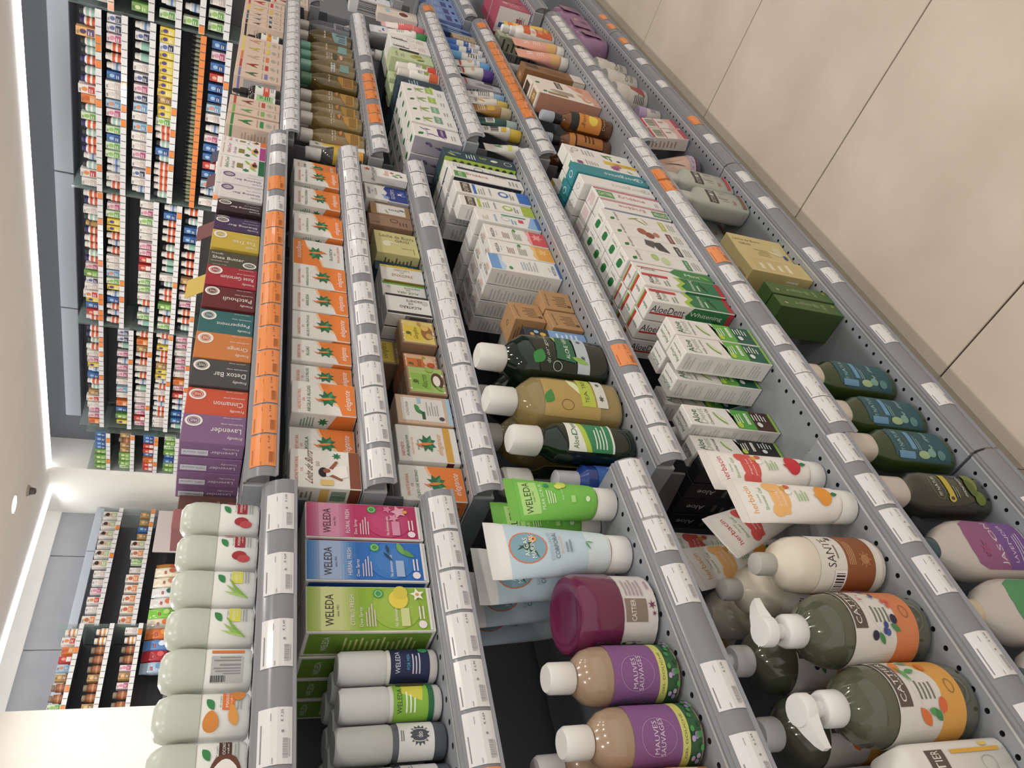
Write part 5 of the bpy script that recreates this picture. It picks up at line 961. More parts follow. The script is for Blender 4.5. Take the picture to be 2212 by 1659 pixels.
LSD = [('r', 0, 0, 1, 1, 'a9a6b4')] + lav(.2, .15, .55, 70) + lav(.45, .30, .55, 80) + lav(.6, .62, .4, 60, 8) + [('f', .5, .45, .9, .02, 70, '6a6a78')]
for x0, x1, c, nm, en, sd in ((1.668, 1.735, '5a2f7a', 'LAVENDER', 'lavender', LSD), (1.740, 1.800, '7aa08a', 'ALOE', 'sage', None), (1.804, 1.862, '7ab08a', 'HEMP', 'mint green', None), (1.866, 1.926, '9fc03a', 'TEA TREE', 'lime', None), (1.930, 1.990, '9fc03a', 'LEMON', 'yellow-green', None)):
    carton('face_cream_carton', 'white carton with a %s name patch and leaf emblem' % en, 'carton', x0, x1, .686 + .004*(x0*100 % 2), z, .116, .042, WH, DRB(c, nm, sprig('8fb04a')[:2] if c != '5a2f7a' else LAVA), side=sd or [('l', .2, .2, .8, .8, 6, 'b0b0b0')], top=[('f', .4, .5, .4, .3, 40, '1f7a3a')], back=3, dy=.045)
carton('hair_dye_carton', 'dark teal carton with lime patterned foot lying behind white ones', 'carton', 1.995, 2.06, .700, z, .120, .05, '24424e', [('r', 0, .3, 1, .9, '1f3a48'), ('l', .2, .5, .9, .75, 4, '9ab4c0'), ('f', .3, .2, .5, .2, 40, 'a8c838')], side=[('r', 0, 0, 1, .5, 'a8c838'), ('s', .5, .3, .3, 6, .5, 0, '20301c')], back=2, dy=.055)
def zb(x, l, c, capc, y=.705):
    vessel('cream_dispenser', l, 'bottle', x, y, z, [('bottle', 'e6e2da', 'plastic', [(0, .017, .017), (.003, .0185, .0185), (.078, .0185, .0185), (.084, .014, .014)]), ('cap', capc, 'plastic', [(.083, .0145, .0145), (.086, .0152, .0152), (.112, .0135, .0135), (.114, .011, .011)])], [(.004, .076, 85, 0, [('r', 0, 0, 1, .34, c), ('e', .6, .3, .12, .1, 'e8e6e0'), ('r', .3, .38, .7, .56, '8a9a3a'), ('t', 'SKIN', .5, .75, .4, .1, '4a4a48'), ('l', .3, .6, .7, .68, 2, '9a9a98')])])
zb(2.092, 'white dispenser bottle with orange foot beside the dark teal carton', 'd8602a', 'dcd6ce')
zb(2.138, 'white dispenser bottle with red foot in front of the olive cartons', 'd8402a', 'e4dfd8')
LOG = [('t', 'LOGONA', .45, .86, .6, .06, '5a6a3a'), ('e', .55, .42, .22, .12, 'a8aa4a'), ('e', .72, .34, .16, .1, '8a9a3a'), ('e', .42, .30, .16, .1, 'b8b85a'), ('f', .25, .3, .4, .12, 110, '2f5a3a'), ('l', .2, .66, .7, .76, 2, '8aa06a')]
for x0, x1, y, en in ((2.125, 2.180, .735, 'behind the dispenser bottles'), (2.185, 2.250, .695, 'beside the white pink printed ones'), (2.055, 2.115, .745, 'in the second row by the dark carton')):
    carton('cream_carton', 'pale green olive print carton %s' % en, 'carton', x0, x1, y, z, .125, .045, 'c2d0a0', LOG, side=[('l', .2, .2, .8, .8, 6, '9aae7a')], back=0)
WP = [('t', 'LOVE', .3, .8, .2, .3, '4a4038', -90), ('o', .55, .45, .22, .1, 'c8a8a0', .03), ('l', .2, .1, .8, .3, 4, 'd0a8a0'), ('r', .08, .55, .2, .95, '4a463c')]
for i, (x0, x1) in enumerate(((2.262, 2.318), (2.322, 2.378))):
    carton('cream_carton', 'white carton with pale pink oval print, %s of two' % NTH[i], 'carton', x0, x1, .692, z, .118, .045, WH, WP, side=[('r', 0, .3, 1, .8, '5a554a')], back=1, dy=.047)
vessel('pump_dispenser', 'white pump with green shoulder behind small cartons', 'bottle', 2.40, .775, z, [('bottle', '2f8a44', 'gloss', [(0, .022, .022), (.004, .025, .025), (.11, .025, .025), (.12, .016, .016)]), ('pump', 'e6e2dc', 'plastic', [(.12, .0165, .0165), (.14, .016, .016), (.142, .008, .008), (.15, .008, .008), (.151, .012, .012), (.158, .011, .011), (.16, .006, .006)])], [(.01, .1, 70, 0, [('r', 0, 0, 1, .7, 'e6e6de'), ('l', .3, .3, .7, .6, 3, '4f8a5a')])])
tube('hand_cream_tube', 'green capped small white tube', 'tube', 2.41, .70, z, .125, .017, .024, 'e6e2da', '2f8a44', [('r', 0, 0, 1, 1, 'e6e2da'), ('l', .3, .4, .7, .7, 4, '6aa07a'), ('f', .5, .2, .3, .1, 40, '3f8a4a')])
tube('hand_cream_tube', 'pink hand cream tube standing on its rose cap', 'tube', 2.47, .70, z, .130, .017, .024, 'eab8b4', 'd8606a', [('r', 0, 0, 1, .55, 'e06a6a'), ('r', 0, .55, 1, 1, 'eee0dc'), ('l', .35, .3, .65, .5, 3, 'f6e0dc')])
carton('snack_pouch', 'white pouch with blue coconut patch', 'pouch', 2.52, 2.585, .73, z, .150, .012, 'dcdee2', [('e', .5, .55, .42, .2, '1f72c0'), ('t', 'Coconut', .5, .58, .7, .1, 'f0f4f8'), ('t', 'Water', .5, .48, .4, .06, 'f0f4f8'), ('s', .2, .8, .1, 5, .5, 0, 'd8703a')], rx=-6)
carton('mask_pack', 'cream beauty pack with round photo, open on top', 'carton', 2.59, 2.645, .70, z, .130, .03, 'dccfc2', [('e', .5, .35, .34, .15, 'efe8e0'), ('e', .5, .35, .26, .12, '7a3a34'), ('e', .55, .75, .2, .07, '9ac4dc'), ('r', .8, 0, 1, 1, 'c9b8a4')], rz=-8)
# fourth shelf: lip balms and small tubes
z = zs(3, 4)
def balm(x, l, col, capc, art, low=True, h=.116, r=.0165, y=.700, kind='plastic'):
    if low: tube('lip_balm_tube', l, 'tube', x, y, z, h, r, r*1.25, col, capc, art, caph=.03, kind=kind)
    else: vessel('roll_on_stick', l, 'bottle', x, y, z, [('bottle', col, kind, [(0, r*.9, r*.9), (.003, r, r), (h*.64, r, r), (h*.68, r*.8, r*.8)]), ('cap', capc, 'plastic', [(h*.68, r*.9, r*.9), (h*.7, r*.98, r*.98), (h*.98, r*.92, r*.92), (h, r*.7, r*.7)])], [(.006, h*.62, 80, 0, art)])
TX = lambda c, c2='4a4a78', bg='e6e4e0': [('r', 0, 0, 1, 1, bg), ('r', .1, .5, .9, .75, c), ('t', 'balm', .5, .62, .4, .1, 'f4f2ee'), ('l', .2, .15, .8, .4, 4, c2)]
balm(1.722, 'white tube with green sprig beside the bay end', 'e6e4dc', 'dedad2', [('f', .5, .7, .5, .1, 60, '3f8a4a'), ('f', .6, .6, .5, .1, 110, '4f9a4a'), ('r', .2, .2, .8, .35, 'd8dc6a')])
balm(1.682, 'white tube lying in shade behind the dark teal carton', 'e2e0da', 'c9c6c0', [('l', .3, .3, .7, .7, 4, '8a8a88')], y=.74)
balm(1.830, 'white tube with yellow cap and barcode', 'e6e4dc', 'e0bc2a', [('r', .2, .1, .5, .3, 'e0bc2a'), ('b', .2, .4, .7, .7, 14, BLK), ('l', .3, .75, .7, .9, 2, '6a6a68')])
balm(1.882, 'dark green tube with frosted cap and barcode sticker', '24544c', 'a9bcb6', [('r', .2, .4, .7, .75, 'd8dcd8'), ('b', .24, .45, .66, .7, 14, BLK)])
balm(1.960, 'amber gel tube with frosted cap', 'b8863a', 'c9b890', [('r', .2, .2, .8, .5, 'd8b03a'), ('l', .2, .55, .8, .85, 4, 'e8d8b0')], kind='gloss', r=.019)
balm(2.012, 'white tube with golden swirls', 'e8e4da', 'd8b84a', [('f', .4, .6, .6, .1, 60, 'd8a83a'), ('f', .6, .4, .6, .1, 70, 'd8a83a'), ('t', 'KISS', .5, .8, .4, .08, '5a4a2a')])
balm(2.058, 'white tube with pale blue cap and small print', 'e8e4e0', '8ab4d8', [('t', 'POL', .5, .85, .3, .08, '3a3a3a'), ('r', .6, .4, .75, .5, 'c03a4a'), ('l', .2, .1, .8, .6, 6, '6a6a70')])
carton('cosmetic_box', 'grey clear fronted cosmetic box with black foot', 'carton', 2.088, 2.140, .686, z, .115, .03, 'b4b4ba', [('r', .7, 0, 1, .4, BLK), ('L', .15, .2, .6, .8, 5, '7a7a88'), ('r', 0, .88, 1, .93, 'b03a4a')], side=[('l', .1, .1, .9, .9, 9, '5a5a64')])
balm(2.232, 'kids tube with purple cap and bear faces', 'e6e2dc', '5a3a9a', [('r', 0, 0, 1, 1, 'e6e2dc'), ('e', .4, .4, .14, .08, 'd8b48a'), ('e', .65, .38, .14, .08, 'd8b48a'), ('r', .1, .78, .9, .86, 'c03a44'), ('l', .2, .88, .8, .96, 2, '5a5a58')], r=.019)
balm(2.292, 'kids tube with sky blue cap and cat drawing', 'e6e2dc', '6aa8e0', [('r', 0, 0, 1, 1, 'e6e2dc'), ('e', .5, .4, .2, .12, 'd8b890'), ('r', .1, .78, .9, .86, 'c03a44'), ('r', .2, .1, .8, .2, '9ac0e0')], r=.019)
balm(2.350, 'white stick with blue cap and dark picture', 'e6e4e0', '6ab0e0', [('r', .5, .5, .8, .9, '2a2a34'), ('l', .2, .3, .6, .8, 4, '4a4a50'), ('e', .5, .2, .2, .1, '9ac0dc')], low=False)
balm(2.405, 'white stick with royal blue cap and blue bars', 'e6e4e0', '2a72c8', TX('2f5fb0'), low=False)
balm(2.460, 'white stick with royal blue cap at the far side', 'e6e4e0', '2a72c8', TX('2f5fb0', '9a5a48'), low=False)
carton('display_box', 'small open kraft display box with lifted lid', 'carton', 2.500, 2.552, .690, z, .080, .05, 'b8a68c', [('l', .2, .2, .8, .7, 4, '8a7a64')], kind='kraft')
for i in range(4):
    carton('wipes_packet', 'blue wipes packet standing edge on, %s from the kraft box' % NTH[i], 'packet', 2.560+.021*i, 2.577+.021*i, .700, z, .120, .12, ['2a4a8a', '3a6ab0', '2a3a6a', '7a9ad0'][i], [('r', .3, .3, .7, .7, '9ab8e0')], side=[('r', .2, .3, .8, .7, '9ab8e0'), ('l', .3, .4, .7, .6, 3, '2a3a6a')], rx=3)
# fifth shelf: sun creams, tall cartons, amber sprays
z = zs(3, 5)
def spray(x, y, l, art, rz=-6):
    vessel('amber_spray_bottle', l, 'bottle', x, y, z, [('bottle', 'b0702a', 'liquid', [(0, .024, .024), (.004, .027, .027), (.105, .027, .027), (.124, .024, .024), (.136, .015, .015), (.142, .0125, .0125)]), ('oil', '9a5c1c', 'gloss', [(.003, .022, .022), (.006, .0252, .0252), (.1, .0252, .0252), (.118, .0225, .0225), (.13, .015, .015)]), ('sprayer', '1e1e22', 'plastic', [(.141, .0135, .0135), (.160, .0135, .0135), (.162, .009, .009), (.172, .009, .009)]), ('overcap', 'a8b0ba', 'milk', [(.162, .0138, .0138), (.164, .0145, .0145), (.194, .0135, .0135), (.197, .011, .011)])], [(.012, .122, 110, 0, art)], rz=rz)
BRZ = [('r', 0, .78, 1, .98, '26241f'), ('r', .05, .2, .95, .78, 'd88a2a'), ('t', 'Bronzeador', .5, .66, .7, .1, '26241f', 0, .1), ('e', .4, .42, .16, .12, 'e8d03a'), ('e', .65, .36, .14, .13, '3a2418'), ('e', .6, .32, .12, .08, 'd87a4a'), ('r', 0, .08, 1, .2, '4a2a1a'), ('t', 'Duradouro', .5, .14, .6, .07, 'd89a4a')]
DUR = [('r', 0, .84, 1, .98, 'c07a2a'), ('r', 0, .1, 1, .84, '2a1c14'), ('p', [(.1,.12),(.72,.12),(.72,.8),(.1,.8)], 'b4702c'), ('t', 'Duradouro', .85, .46, .18, .62, 'e09a50', 90), ('l', .2, .3, .6, .6, 3, '4a2a14')]
spray(1.842, .632, 'amber tanning oil spray with black and yellow label, in front', BRZ)
spray(1.802, .672, 'amber tanning oil spray with brown lettering panel', DUR, 20)
spray(1.822, .735, 'amber tanning oil spray half hidden behind the others', BRZ)
vessel('amber_spray_bottle', 'short amber spray bottle with black and white label', 'bottle', 1.705, .675, z, [('bottle', '4a2a18', 'gloss', [(0, .018, .018), (.004, .02, .02), (.09, .02, .02), (.1, .013, .013)]), ('sprayer', '1e1e22', 'plastic', [(.1, .0135, .0135), (.116, .013, .013)]), ('overcap', 'a8b0ba', 'milk', [(.114, .0138, .0138), (.146, .013, .013), (.148, .01, .01)])], [(.006, .08, 90, 0, [('r', 0, 0, 1, .6, 'b8b8b4'), ('b', .1, .05, .9, .5, 14, BLK), ('r', .1, .68, .9, .95, 'b8703a')])])
PCH = [('f', .3, .88, .3, .2, -40, '1f7a3a'), ('r', .1, .52, .35, .84, '8a7a4a'), ('L', .4, .4, .85, .8, 6, '8a7450'), ('e', .45, .2, .3, .07, 'd89a7a'), ('e', .55, .17, .2, .05, 'efd4b8'), ('p', [(0,0),(1,0),(1,.32),(.7,.3),(.4,.1),(0,.12)], 'e0a488')]
carton('cosmetic_carton', 'tall peach and white carton with egg print, front one', 'carton', 1.935, 1.995, .606, z, .188, .055, 'e8dccf', PCH, side=[('r', 0, 0, 1, .98, 'c08a74')], top=[('r', .15, .15, .85, .85, '9a7a4a'), ('t', 'dr', .5, .5, .4, .4, 'e8d8b0')])
carton('cosmetic_carton', 'tall peach and white carton with dark lettering beside brown one', 'carton', 2.002, 2.064, .610, z, .190, .055, 'e8dccf', [('r', .1, .5, .9, .6, '3a3024'), ('t', 'ARGAN', .5, .55, .7, .06, 'e8dccf'), ('f', .3, .9, .3, .2, -40, '1f7a3a'), ('p', [(0,0),(1,0),(1,.4),(.5,.3),(0,.1)], 'e0a488'), ('e', .6, .2, .26, .06, 'd08a68')], side=[('r', 0, 0, 1, .98, 'd8b8a0')], top=[('r', .15, .15, .85, .85, '3a3428')])
carton('gift_carton', 'tall bronze brown carton with white foot', 'carton', 2.098, 2.156, .606, z, .190, .06, '8a6038', [('r', 0, 0, 1, .2, 'dcd4c8'), ('r', .4, .75, .9, .95, '4a3a24'), ('L', .2, .3, .8, .7, 3, '7a5430')], side=[('r', 0, 0, 1, .2, 'cfc8bc'), ('L', .15, .25, .85, .95, 3, '7a5430')], top=[('t', 'ki', .5, .5, .3, .3, 'd8c08a')])
def sun(x, y, l, num, rz=-4):
    tube('sun_cream_tube', l, 'tube', x, y, z, .165, .021, .031, 'e6a48c', 'dcd8d0', [('r', 0, 0, 1, 1, 'e4a08a'), ('r', 0, 0, 1, .24, 'e0b06a'), ('t', num, .5, .78, .26, .13, 'f6ece4'), ('l', .3, .4, .7, .6, 4, 'f0cfc0'), ('t', 'sun', .5, .32, .2, .05, 'f0cfc0')], caph=.026, rz=rz)
sun(2.300, .625, 'peach sun cream tube marked 50 beside the bronze carton', '50')
sun(2.366, .615, 'peach sun cream tube marked 30 beside the orange spray', '30')
vessel('sun_spray', 'white capped bottle between the two peach tubes', 'bottle', 2.345, .69, z, [('bottle', 'd8d4cc', 'plastic', [(0, .02, .02), (.004, .023, .023), (.12, .023, .023), (.13, .015, .015)]), ('cap', 'dcdad6', 'milk', [(.13, .0155, .0155), (.165, .015, .015), (.168, .012, .012)])], [(.02, .11, 80, 0, [('l', .2, .2, .8, .8, 6, '9a9894')])])
vessel('sun_spray', 'orange and white sun spray bottle', 'bottle', 2.492, .620, z, [('bottle', 'e8e2da', 'plastic', [(0, .024, .018), (.004, .027, .021), (.115, .027, .021), (.128, .02, .017), (.134, .0135, .0135)]), ('sprayer', 'e6e4e0', 'plastic', [(.133, .0145, .0145), (.148, .0142, .0142), (.15, .010, .010), (.158, .0125, .0125), (.175, .0115, .0115), (.178, .008, .008)])], [(.004, .112, 68, 0, [('r', .05, .05, .95, .58, 'd8622a'), ('r', .05, .76, .95, .98, 'd8622a'), ('t', '50', .3, .67, .22, .12, 'd8622a'), ('f', .6, .25, .3, .16, 40, 'f0b890'), ('l', .3, .36, .8, .5, 3, 'f0c0a0')])], ex=3, rz=-5)
tube('sun_cream_tube', 'yellow sun cream tube with red disc and orange top', 'tube', 2.560, .625, z, .150, .021, .031, 'e6c04a', 'e0a02a', [('r', 0, 0, 1, 1, 'e4be4a'), ('r', 0, .86, 1, 1, 'e07a1e'), ('e', .5, .55, .24, .18, 'c8402a'), ('t', '30', .5, .56, .2, .12, 'e8983a')], caph=.02, rz=-6)
carton('cosmetic_carton', 'pale green small carton behind the yellow tube', 'carton', 2.575, 2.640, .665, z, .15, .05, 'cfd4b8', [('t', 'LOG', .4, .85, .4, .06, '5a6a4a')], side=[('l', .1, .3, .9, .9, 5, '6a6a58'), ('t', 'VEA', .5, .5, .5, .1, '4a5a3a')])
# lowest shelf
z = zs(3, 6)
for x0, x1, en in ((1.852, 1.914, 'close to the pink bag'), (1.920, 1.982, 'beside the small white jar')):
    carton('wax_carton', 'white and red striped carton with pink foot, %s' % en, 'carton', x0, x1, .600, z, .135, .035, 'e6dcd4', [('r', 0, 0, 1, .1, 'c04a60'), ('p', [(0,.1),(1,.1),(1,.3),(.5,.2),(0,.25)], 'e0b0a8'), ('r', .0, .74, 1, .79, 'c8303a'), ('b', .1, .52, .9, .7, 14, '6a7a5a'), ('r', .1, .84, .4, .96, 'b87a4a'), ('t', 'depil', .6, .36, .3, .12, 'a06a70', -90), ('r', 0, .48, 1, .5, 'c8303a')], side=[('l', .2, .2, .8, .8, 7, 'b09a94')], top=[('r', 0, 0, 1, .1, 'c8303a')], rx=-10)
tube('product_bag', 'pink translucent bag with pale header', 'pouch', 1.755, .66, z+.008, .15, .05, .062, 'd4ae98', '5a4a64', [('r', 0, .62, 1, 1, 'd8bcae'), ('r', 0, 0, 1, .10, 'b8a8c4'), ('l', .2, .75, .8, .9, 3, 'c0a89c'), ('f', .4, .4, .4, .02, 60, '5a4a44')] + [('e', R_.uniform(.1, .9), R_.uniform(.02, .09), .012, .012, '8a7a9a') for _ in range(12)], caph=.012, kind='gloss', rx=-8)
vessel('cream_jar', 'small white jar with mauve lid ring', 'jar', 2.080, .640, z, [('jar_body', 'd8d2cc', 'plastic', [(0, .020, .020), (.003, .0225, .0225), (.05, .0225, .0225)]), ('lid', 'b8a0c4', 'plastic', [(.049, .0232, .0232), (.07, .023, .023), (.073, .02, .02), (.0735, .012, .012)])], [(.006, .046, 80, 0, [('r', .3, .3, .7, .8, 'c9b8c4'), ('l', .3, .3, .7, .7, 4, '4a4a50')])])
vessel('cream_jar', 'small white jar with yellow lid', 'jar', 2.030, .650, z, [('jar_body', 'd8d2cc', 'plastic', [(0, .018, .018), (.003, .02, .02), (.045, .02, .02)]), ('lid', 'd8d0b0', 'plastic', [(.044, .0206, .0206), (.06, .0204, .0204), (.062, .018, .018)])], [(.006, .042, 80, 0, [('l', .3, .3, .7, .7, 4, '4a4a50')])])
def tub(x, y, l, a, zz=0):
    vessel('cream_tub', l, 'tub', x, y, z+zz, [('tub_body', 'd4cdc2', 'plastic', [(0, .042, .042), (.004, .045, .045), (.072, .0475, .0475)]), ('lid', 'd8d1c6', 'plastic', [(.071, .0485, .0485), (.073, .0495, .0495), (.106, .0495, .0495), (.110, .0465, .0465)])], [(.006, .068, 80, 0, a)], rz=-8, extra=[('lid_picture', lambda b: b.loft([(.1102, .034, .034), (.1106, .034, .034)], mat('6a7a58', 'print'), n=20))])
TB = lambda c: [('t', 'Creme', .5, .6, .4, .2, '4a4640'), ('e', .7, .4, .06, .1, c), ('l', .3, .2, .6, .4, 3, '8a847a')]
tub(2.215, .655, 'wide cream tub with red label at the front of its group', [('p', [(.3,.1),(.7,.3),(.7,.9),(.45,.9)], 'a84a4a'), ('l', .1, .1, .4, .7, 6, '4a4a4a')])
tub(2.318, .652, 'wide cream tub with blue dot in the middle of its group', TB('3a6a9a'))
tub(2.421, .655, 'wide cream tub with blue dot next to the mauve packs', TB('3a6a9a'))
tub(2.32, .756, 'wide cream tub standing in the second row', TB('3a6a9a'))
PAD = [('r', .05, .1, .95, .9, 'a07496'), ('t', 'CORA', .35, .6, .14, .4, 'b08aa8', -90), ('e', .7, .65, .07, .1, 'c9b86a'), ('f', .6, .3, .4, .06, 30, '5a2f54'), ('f', .5, .4, .4, .06, 60, '6a3a62')]
def pads(x, y, l, zz=0, rz=0):
    root = empty('pads_pack', (x, y, z+zz), (0, 0, math.radians(rz))); tag(root, l, 'pack', 'mauve pads packs')
    b = MB(); b.loft([(0, .052, .055, 3), (.012, .062, .067, 3.5), (.06, .066, .07, 4), (.108, .060, .064, 3.5), (.122, .05, .05, 3)], mat('a87c9e', 'gloss'), n=32, ex=3.5); kid(b.obj('pack_body', None, 60), root)
    p = MB(); paint(p, PAD, lambda u, v, o: ((u-.5)*.1, -.0705-o, .02+v*.09), 1.1); paint(p, PAD, lambda u, v, o: ((u-.5)*.085, (v-.5)*.085, .1222+o), 1.0); kid(p.obj('printed_artwork'), root)
pads(2.655, .668, 'mauve plastic pads pack at the near end of its row', 0, 6)
pads(2.797, .672, 'mauve plastic pads pack in the middle of its row', 0, -4)
pads(2.94, .672, 'mauve plastic pads pack at the far end of its row', 0, 5)
# ================================================================ last bay (only its near end shows)
z = zs(4, 4)
PNK = [('r', .1, .1, .9, .9, 'b8506a'), ('e', .5, .75, .1, .1, 'e0a8b4'), ('l', .2, .3, .8, .6, 4, 'd890a0'), ('r', .75, .15, .85, .85, '7a2a40')]
for i, (x, y, zz) in enumerate(((2.68, .600, 0), (2.80, .605, 0), (2.69, .70, .0))):
    carton('pads_carton', 'rose pink carton with white end, %s of three by the bay joint' % NTH[i], 'carton', x, x+.105, y, z+zz, .115, .085, 'b44c66', PNK, side=[('r', 0, 0, 1, 1, 'e6dede'), ('r', .2, .5, .4, .9, '3a5aa0'), ('r', .5, .2, .7, .4, 'b03a4a'), ('l', .2, .1, .8, .4, 4, '9a9aa0')])
z = zs(4, 3)
for i in range(4):
    carton('wipes_packet', 'periwinkle blue wipes pack, %s along the last bay' % NTH[i], 'packet', 2.66+.075*i, 2.73+.075*i, .690, z, .105, .10, '7a94cc', [('r', .1, .3, .9, .5, '3a4a84'), ('l', .2, .6, .8, .8, 3, 'b0c0e0'), ('r', .3, .1, .7, .2, '26304a')], side=[('r', .1, .2, .9, .4, '3a4a84'), ('l', .2, .5, .8, .8, 4, 'b0c0e0')])
z = zs(4, 2)
for i, (x, c) in enumerate(((2.70, 'dcdcde'), (2.765, '2f4a54'), (2.83, 'd2cfca'))):
    carton('mask_pack', ['white barcode carton beyond the coconut pouch', 'dark teal carton beyond the white barcode one', 'cream carton last on its shelf'][i], 'carton', x-.03, x+.03, .700, z, .130, .05, c, [('l', .2, .3, .8, .8, 5, '8a8a8c')], side=[('b', .1, .3, .9, .8, 20, BLK)] if i == 0 else [('l', .2, .2, .8, .8, 5, '8a9a9a')])
for i, x in enumerate((2.62, 2.675)):
    vessel('cream_tube_cap', ['white capped bottle standing behind the coconut pouch', 'white capped bottle standing beyond the coconut pouch'][i], 'bottle', x, .80+.02*i, SHELF[(3 if i == 0 else 4, 3 if i == 0 else 2)][0]+.0015, [('bottle', 'd8d4ce', 'plastic', [(0, .022, .022), (.004, .025, .025), (.12, .025, .025), (.135, .018, .018)]), ('cap', 'e2e0dc', 'plastic', [(.134, .0185, .0185), (.136, .0195, .0195), (.165, .019, .019), (.168, .016, .016)])], [(.02, .1, 70, 0, [('l', .2, .2, .8, .8, 5, '8a8a88')])])
z = zs(4, 1)
for i in range(4):
    carton('hair_colour_carton', 'peach hair colour carton in the last bay, %s along' % NTH[i], 'carton', 2.66+.06*i, 2.718+.06*i, .780, z, .115, .05, PE, HD(['c03a34', 'e08a4a', '7a3a2a', 'c8303a'][i], sprig('8a4a3a')), side=[('l', .2, .2, .8, .7, 8, 'b89c88')])
# ================================================================ end wall and side wall shelving (far)
def far_mesh(code):
    b = MB()
    def bottle(r, h, body, cap, lab, mid=None):
        b.loft([(0, r*.9, r*.9), (.004, r, r), (h*.66, r, r), (h*.76, r*.7, r*.7)], mat(body, 'plastic'), n=14)
        b.loft([(h*.74, r*.76, r*.76), (h*.76, r*.8, r*.8), (h*.98, r*.78, r*.78), (h, r*.6, r*.6)], mat(cap, 'plastic'), n=14)
        b.loft([(h*.08, r*1.02, r*1.02), (h*.58, r*1.02, r*1.02)], mat(lab, 'print'), n=14, cap0=False, cap1=False)
        if mid: b.loft([(h*.26, r*1.04, r*1.04), (h*.40, r*1.04, r*1.04)], mat(mid, 'print'), n=14, cap0=False, cap1=False)
        return r*2.1
    def box(w_, h, d, col, art):
        b.cham(-w_/2, w_/2, -d/2, d/2, 0, h, .001, mat(col, 'paper'))
        paint(b, art, lambda u, v, o: (-w_/2+u*w_, -d/2-o*4, v*h), w_/h, eps=.0003)
        return w_+.003
    A = lambda c, c2: [('r', .1, .1, .9, .45, c), ('e', .5, .65, .25, .16, c2), ('l', .15, .82, .8, .94, 2, '6a6a6a'), ('l', .2, .15, .8, .38, 2, 'efeae2')]
    w_ = {
     'o': lambda: bottle(.030, .112, 'e4e0da', 'e2dfda', 'd8582c', 'e8dcd2'), 'q': lambda: bottle(.030, .108, 'e4e0da', '3a2f6a', 'd8582c', 'efe4da'),
     't': lambda: bottle(.029, .104, 'e4e0da', '35383c', '9cc4b8', 'e6e6e0'), 'u': lambda: bottle(.028, .100, 'e6e4de', 'dcdcd8', '8fbfae'),
     's': lambda: bottle(.028, .104, 'e6e4e0', 'e4e2de', 'c9ccd0', '5f86c0'), 'k': lambda: bottle(.026, .100, '6a4a28', 'c9a24a', 'b08a4a'),
     'v': lambda: bottle(.0125, .062, '2a2a24', '1c1c1c', '8a9070'), 'w': lambda: box(.062, .112, .04, 'e6e2dd', A('c9b8b4', 'd8d2cc')), 'W': lambda: box(.066, .122, .05, 'e6e0dc', A('c8342c', 'e08a3a')),
     'g': lambda: box(.056, .112, .04, 'cfe0c0', A('6aa84a', '8fc05a')), 'G': lambda: box(.060, .116, .05, '6fa04a', A('8fc05a', 'cfe0a0')), 'b': lambda: box(.056, .108, .04, '3f72b4', A('2a4a8a', '9ac0e0')), 'n': lambda: box(.056, .104, .04, 'd8d8de', A('2a2f54', '5a6aa0')),
     'y': lambda: box(.052, .106, .04, 'dcc034', A('e8d85a', '4a3a8a')), 'p': lambda: box(.056, .106, .04, 'e2ccd0', A('b84a78', 'd88aa4')), 'r': lambda: box(.056, .108, .04, 'c83a34', A('e8e0da', 'e8a08a')),
     'c': lambda: box(.058, .108, .04, 'a8c4d8', A('6a9ac0', 'd88a6a')), 'B': lambda: box(.066, .105, .05, 'd8742c', A('e8a05a', 'c85a1e')), 'K': lambda: box(.060, .104, .04, 'b8925a', A('8a6434', 'd8b880')),
     'O': lambda: box(.062, .128, .04, 'e8b06a', A('5a3a7a', '4a2a4a')), 'f': lambda: box(.082, .145, .05, 'e0dad2', A('b0c090', 'c89a7a') + [('e', .5, .6, .26, .2, 'd0a48a'), ('e', .5, .72, .28, .14, '3a2a20')]),
     'h': lambda: box(.085, .130, .05, 'e2dad0', A('e08a4a', 'c8663a')), 'j': lambda: bottle(.036, .118, '7a4a2c', '8a7a6a', '9a5a3a', 'c08a5a'), 'm': lambda: bottle(.036, .11, 'b06a3a', 'e4dfd8', 'e8e2da', 'd8923a'),
    }[code]()
    return b.mesh('product', 35), w_
FM = {c: far_mesh(c) for c in 'oqtuskvwWgGbnyprcBKOfhjm'}
FN = {'o': ('supplement_bottle', 'white bottle with orange label'), 'q': ('supplement_bottle', 'violet capped bottle with orange label'), 't': ('supplement_bottle', 'dark capped bottle with teal label'), 'u': ('supplement_bottle', 'white bottle with mint label'), 's': ('supplement_bottle', 'white bottle with grey label'), 'k': ('supplement_bottle', 'brown bottle with gold cap'), 'v': ('essence_vial', 'tiny dark vial'),
      'w': ('supplement_carton', 'white carton'), 'W': ('supplement_carton', 'white carton with red band'), 'g': ('supplement_carton', 'pale green carton'), 'G': ('supplement_carton', 'leaf green carton'), 'b': ('supplement_carton', 'blue carton'), 'n': ('supplement_carton', 'navy and white carton'), 'y': ('supplement_carton', 'yellow carton'), 'p': ('supplement_carton', 'pink carton'), 'r': ('supplement_carton', 'red carton'), 'c': ('supplement_carton', 'sky blue carton'), 'B': ('supplement_carton', 'orange carton'), 'K': ('supplement_carton', 'kraft brown carton'), 'O': ('supplement_carton', 'peach carton'), 'f': ('hair_dye_box', 'portrait hair dye box'), 'h': ('food_carton', 'cream food carton'), 'j': ('food_jar', 'brown jar'), 'm': ('food_jar', 'amber jar with white cap')}
LIPW = mat('dfe0e2', 'gloss'); LIPO = mat('e8832c', 'gloss'); SHG = mat('6a6c72', 'plastic'); GLS = mat('9ab0ac', 'film')
ROWN = ['top', 'second', 'third', 'fourth', 'fifth', 'sixth']
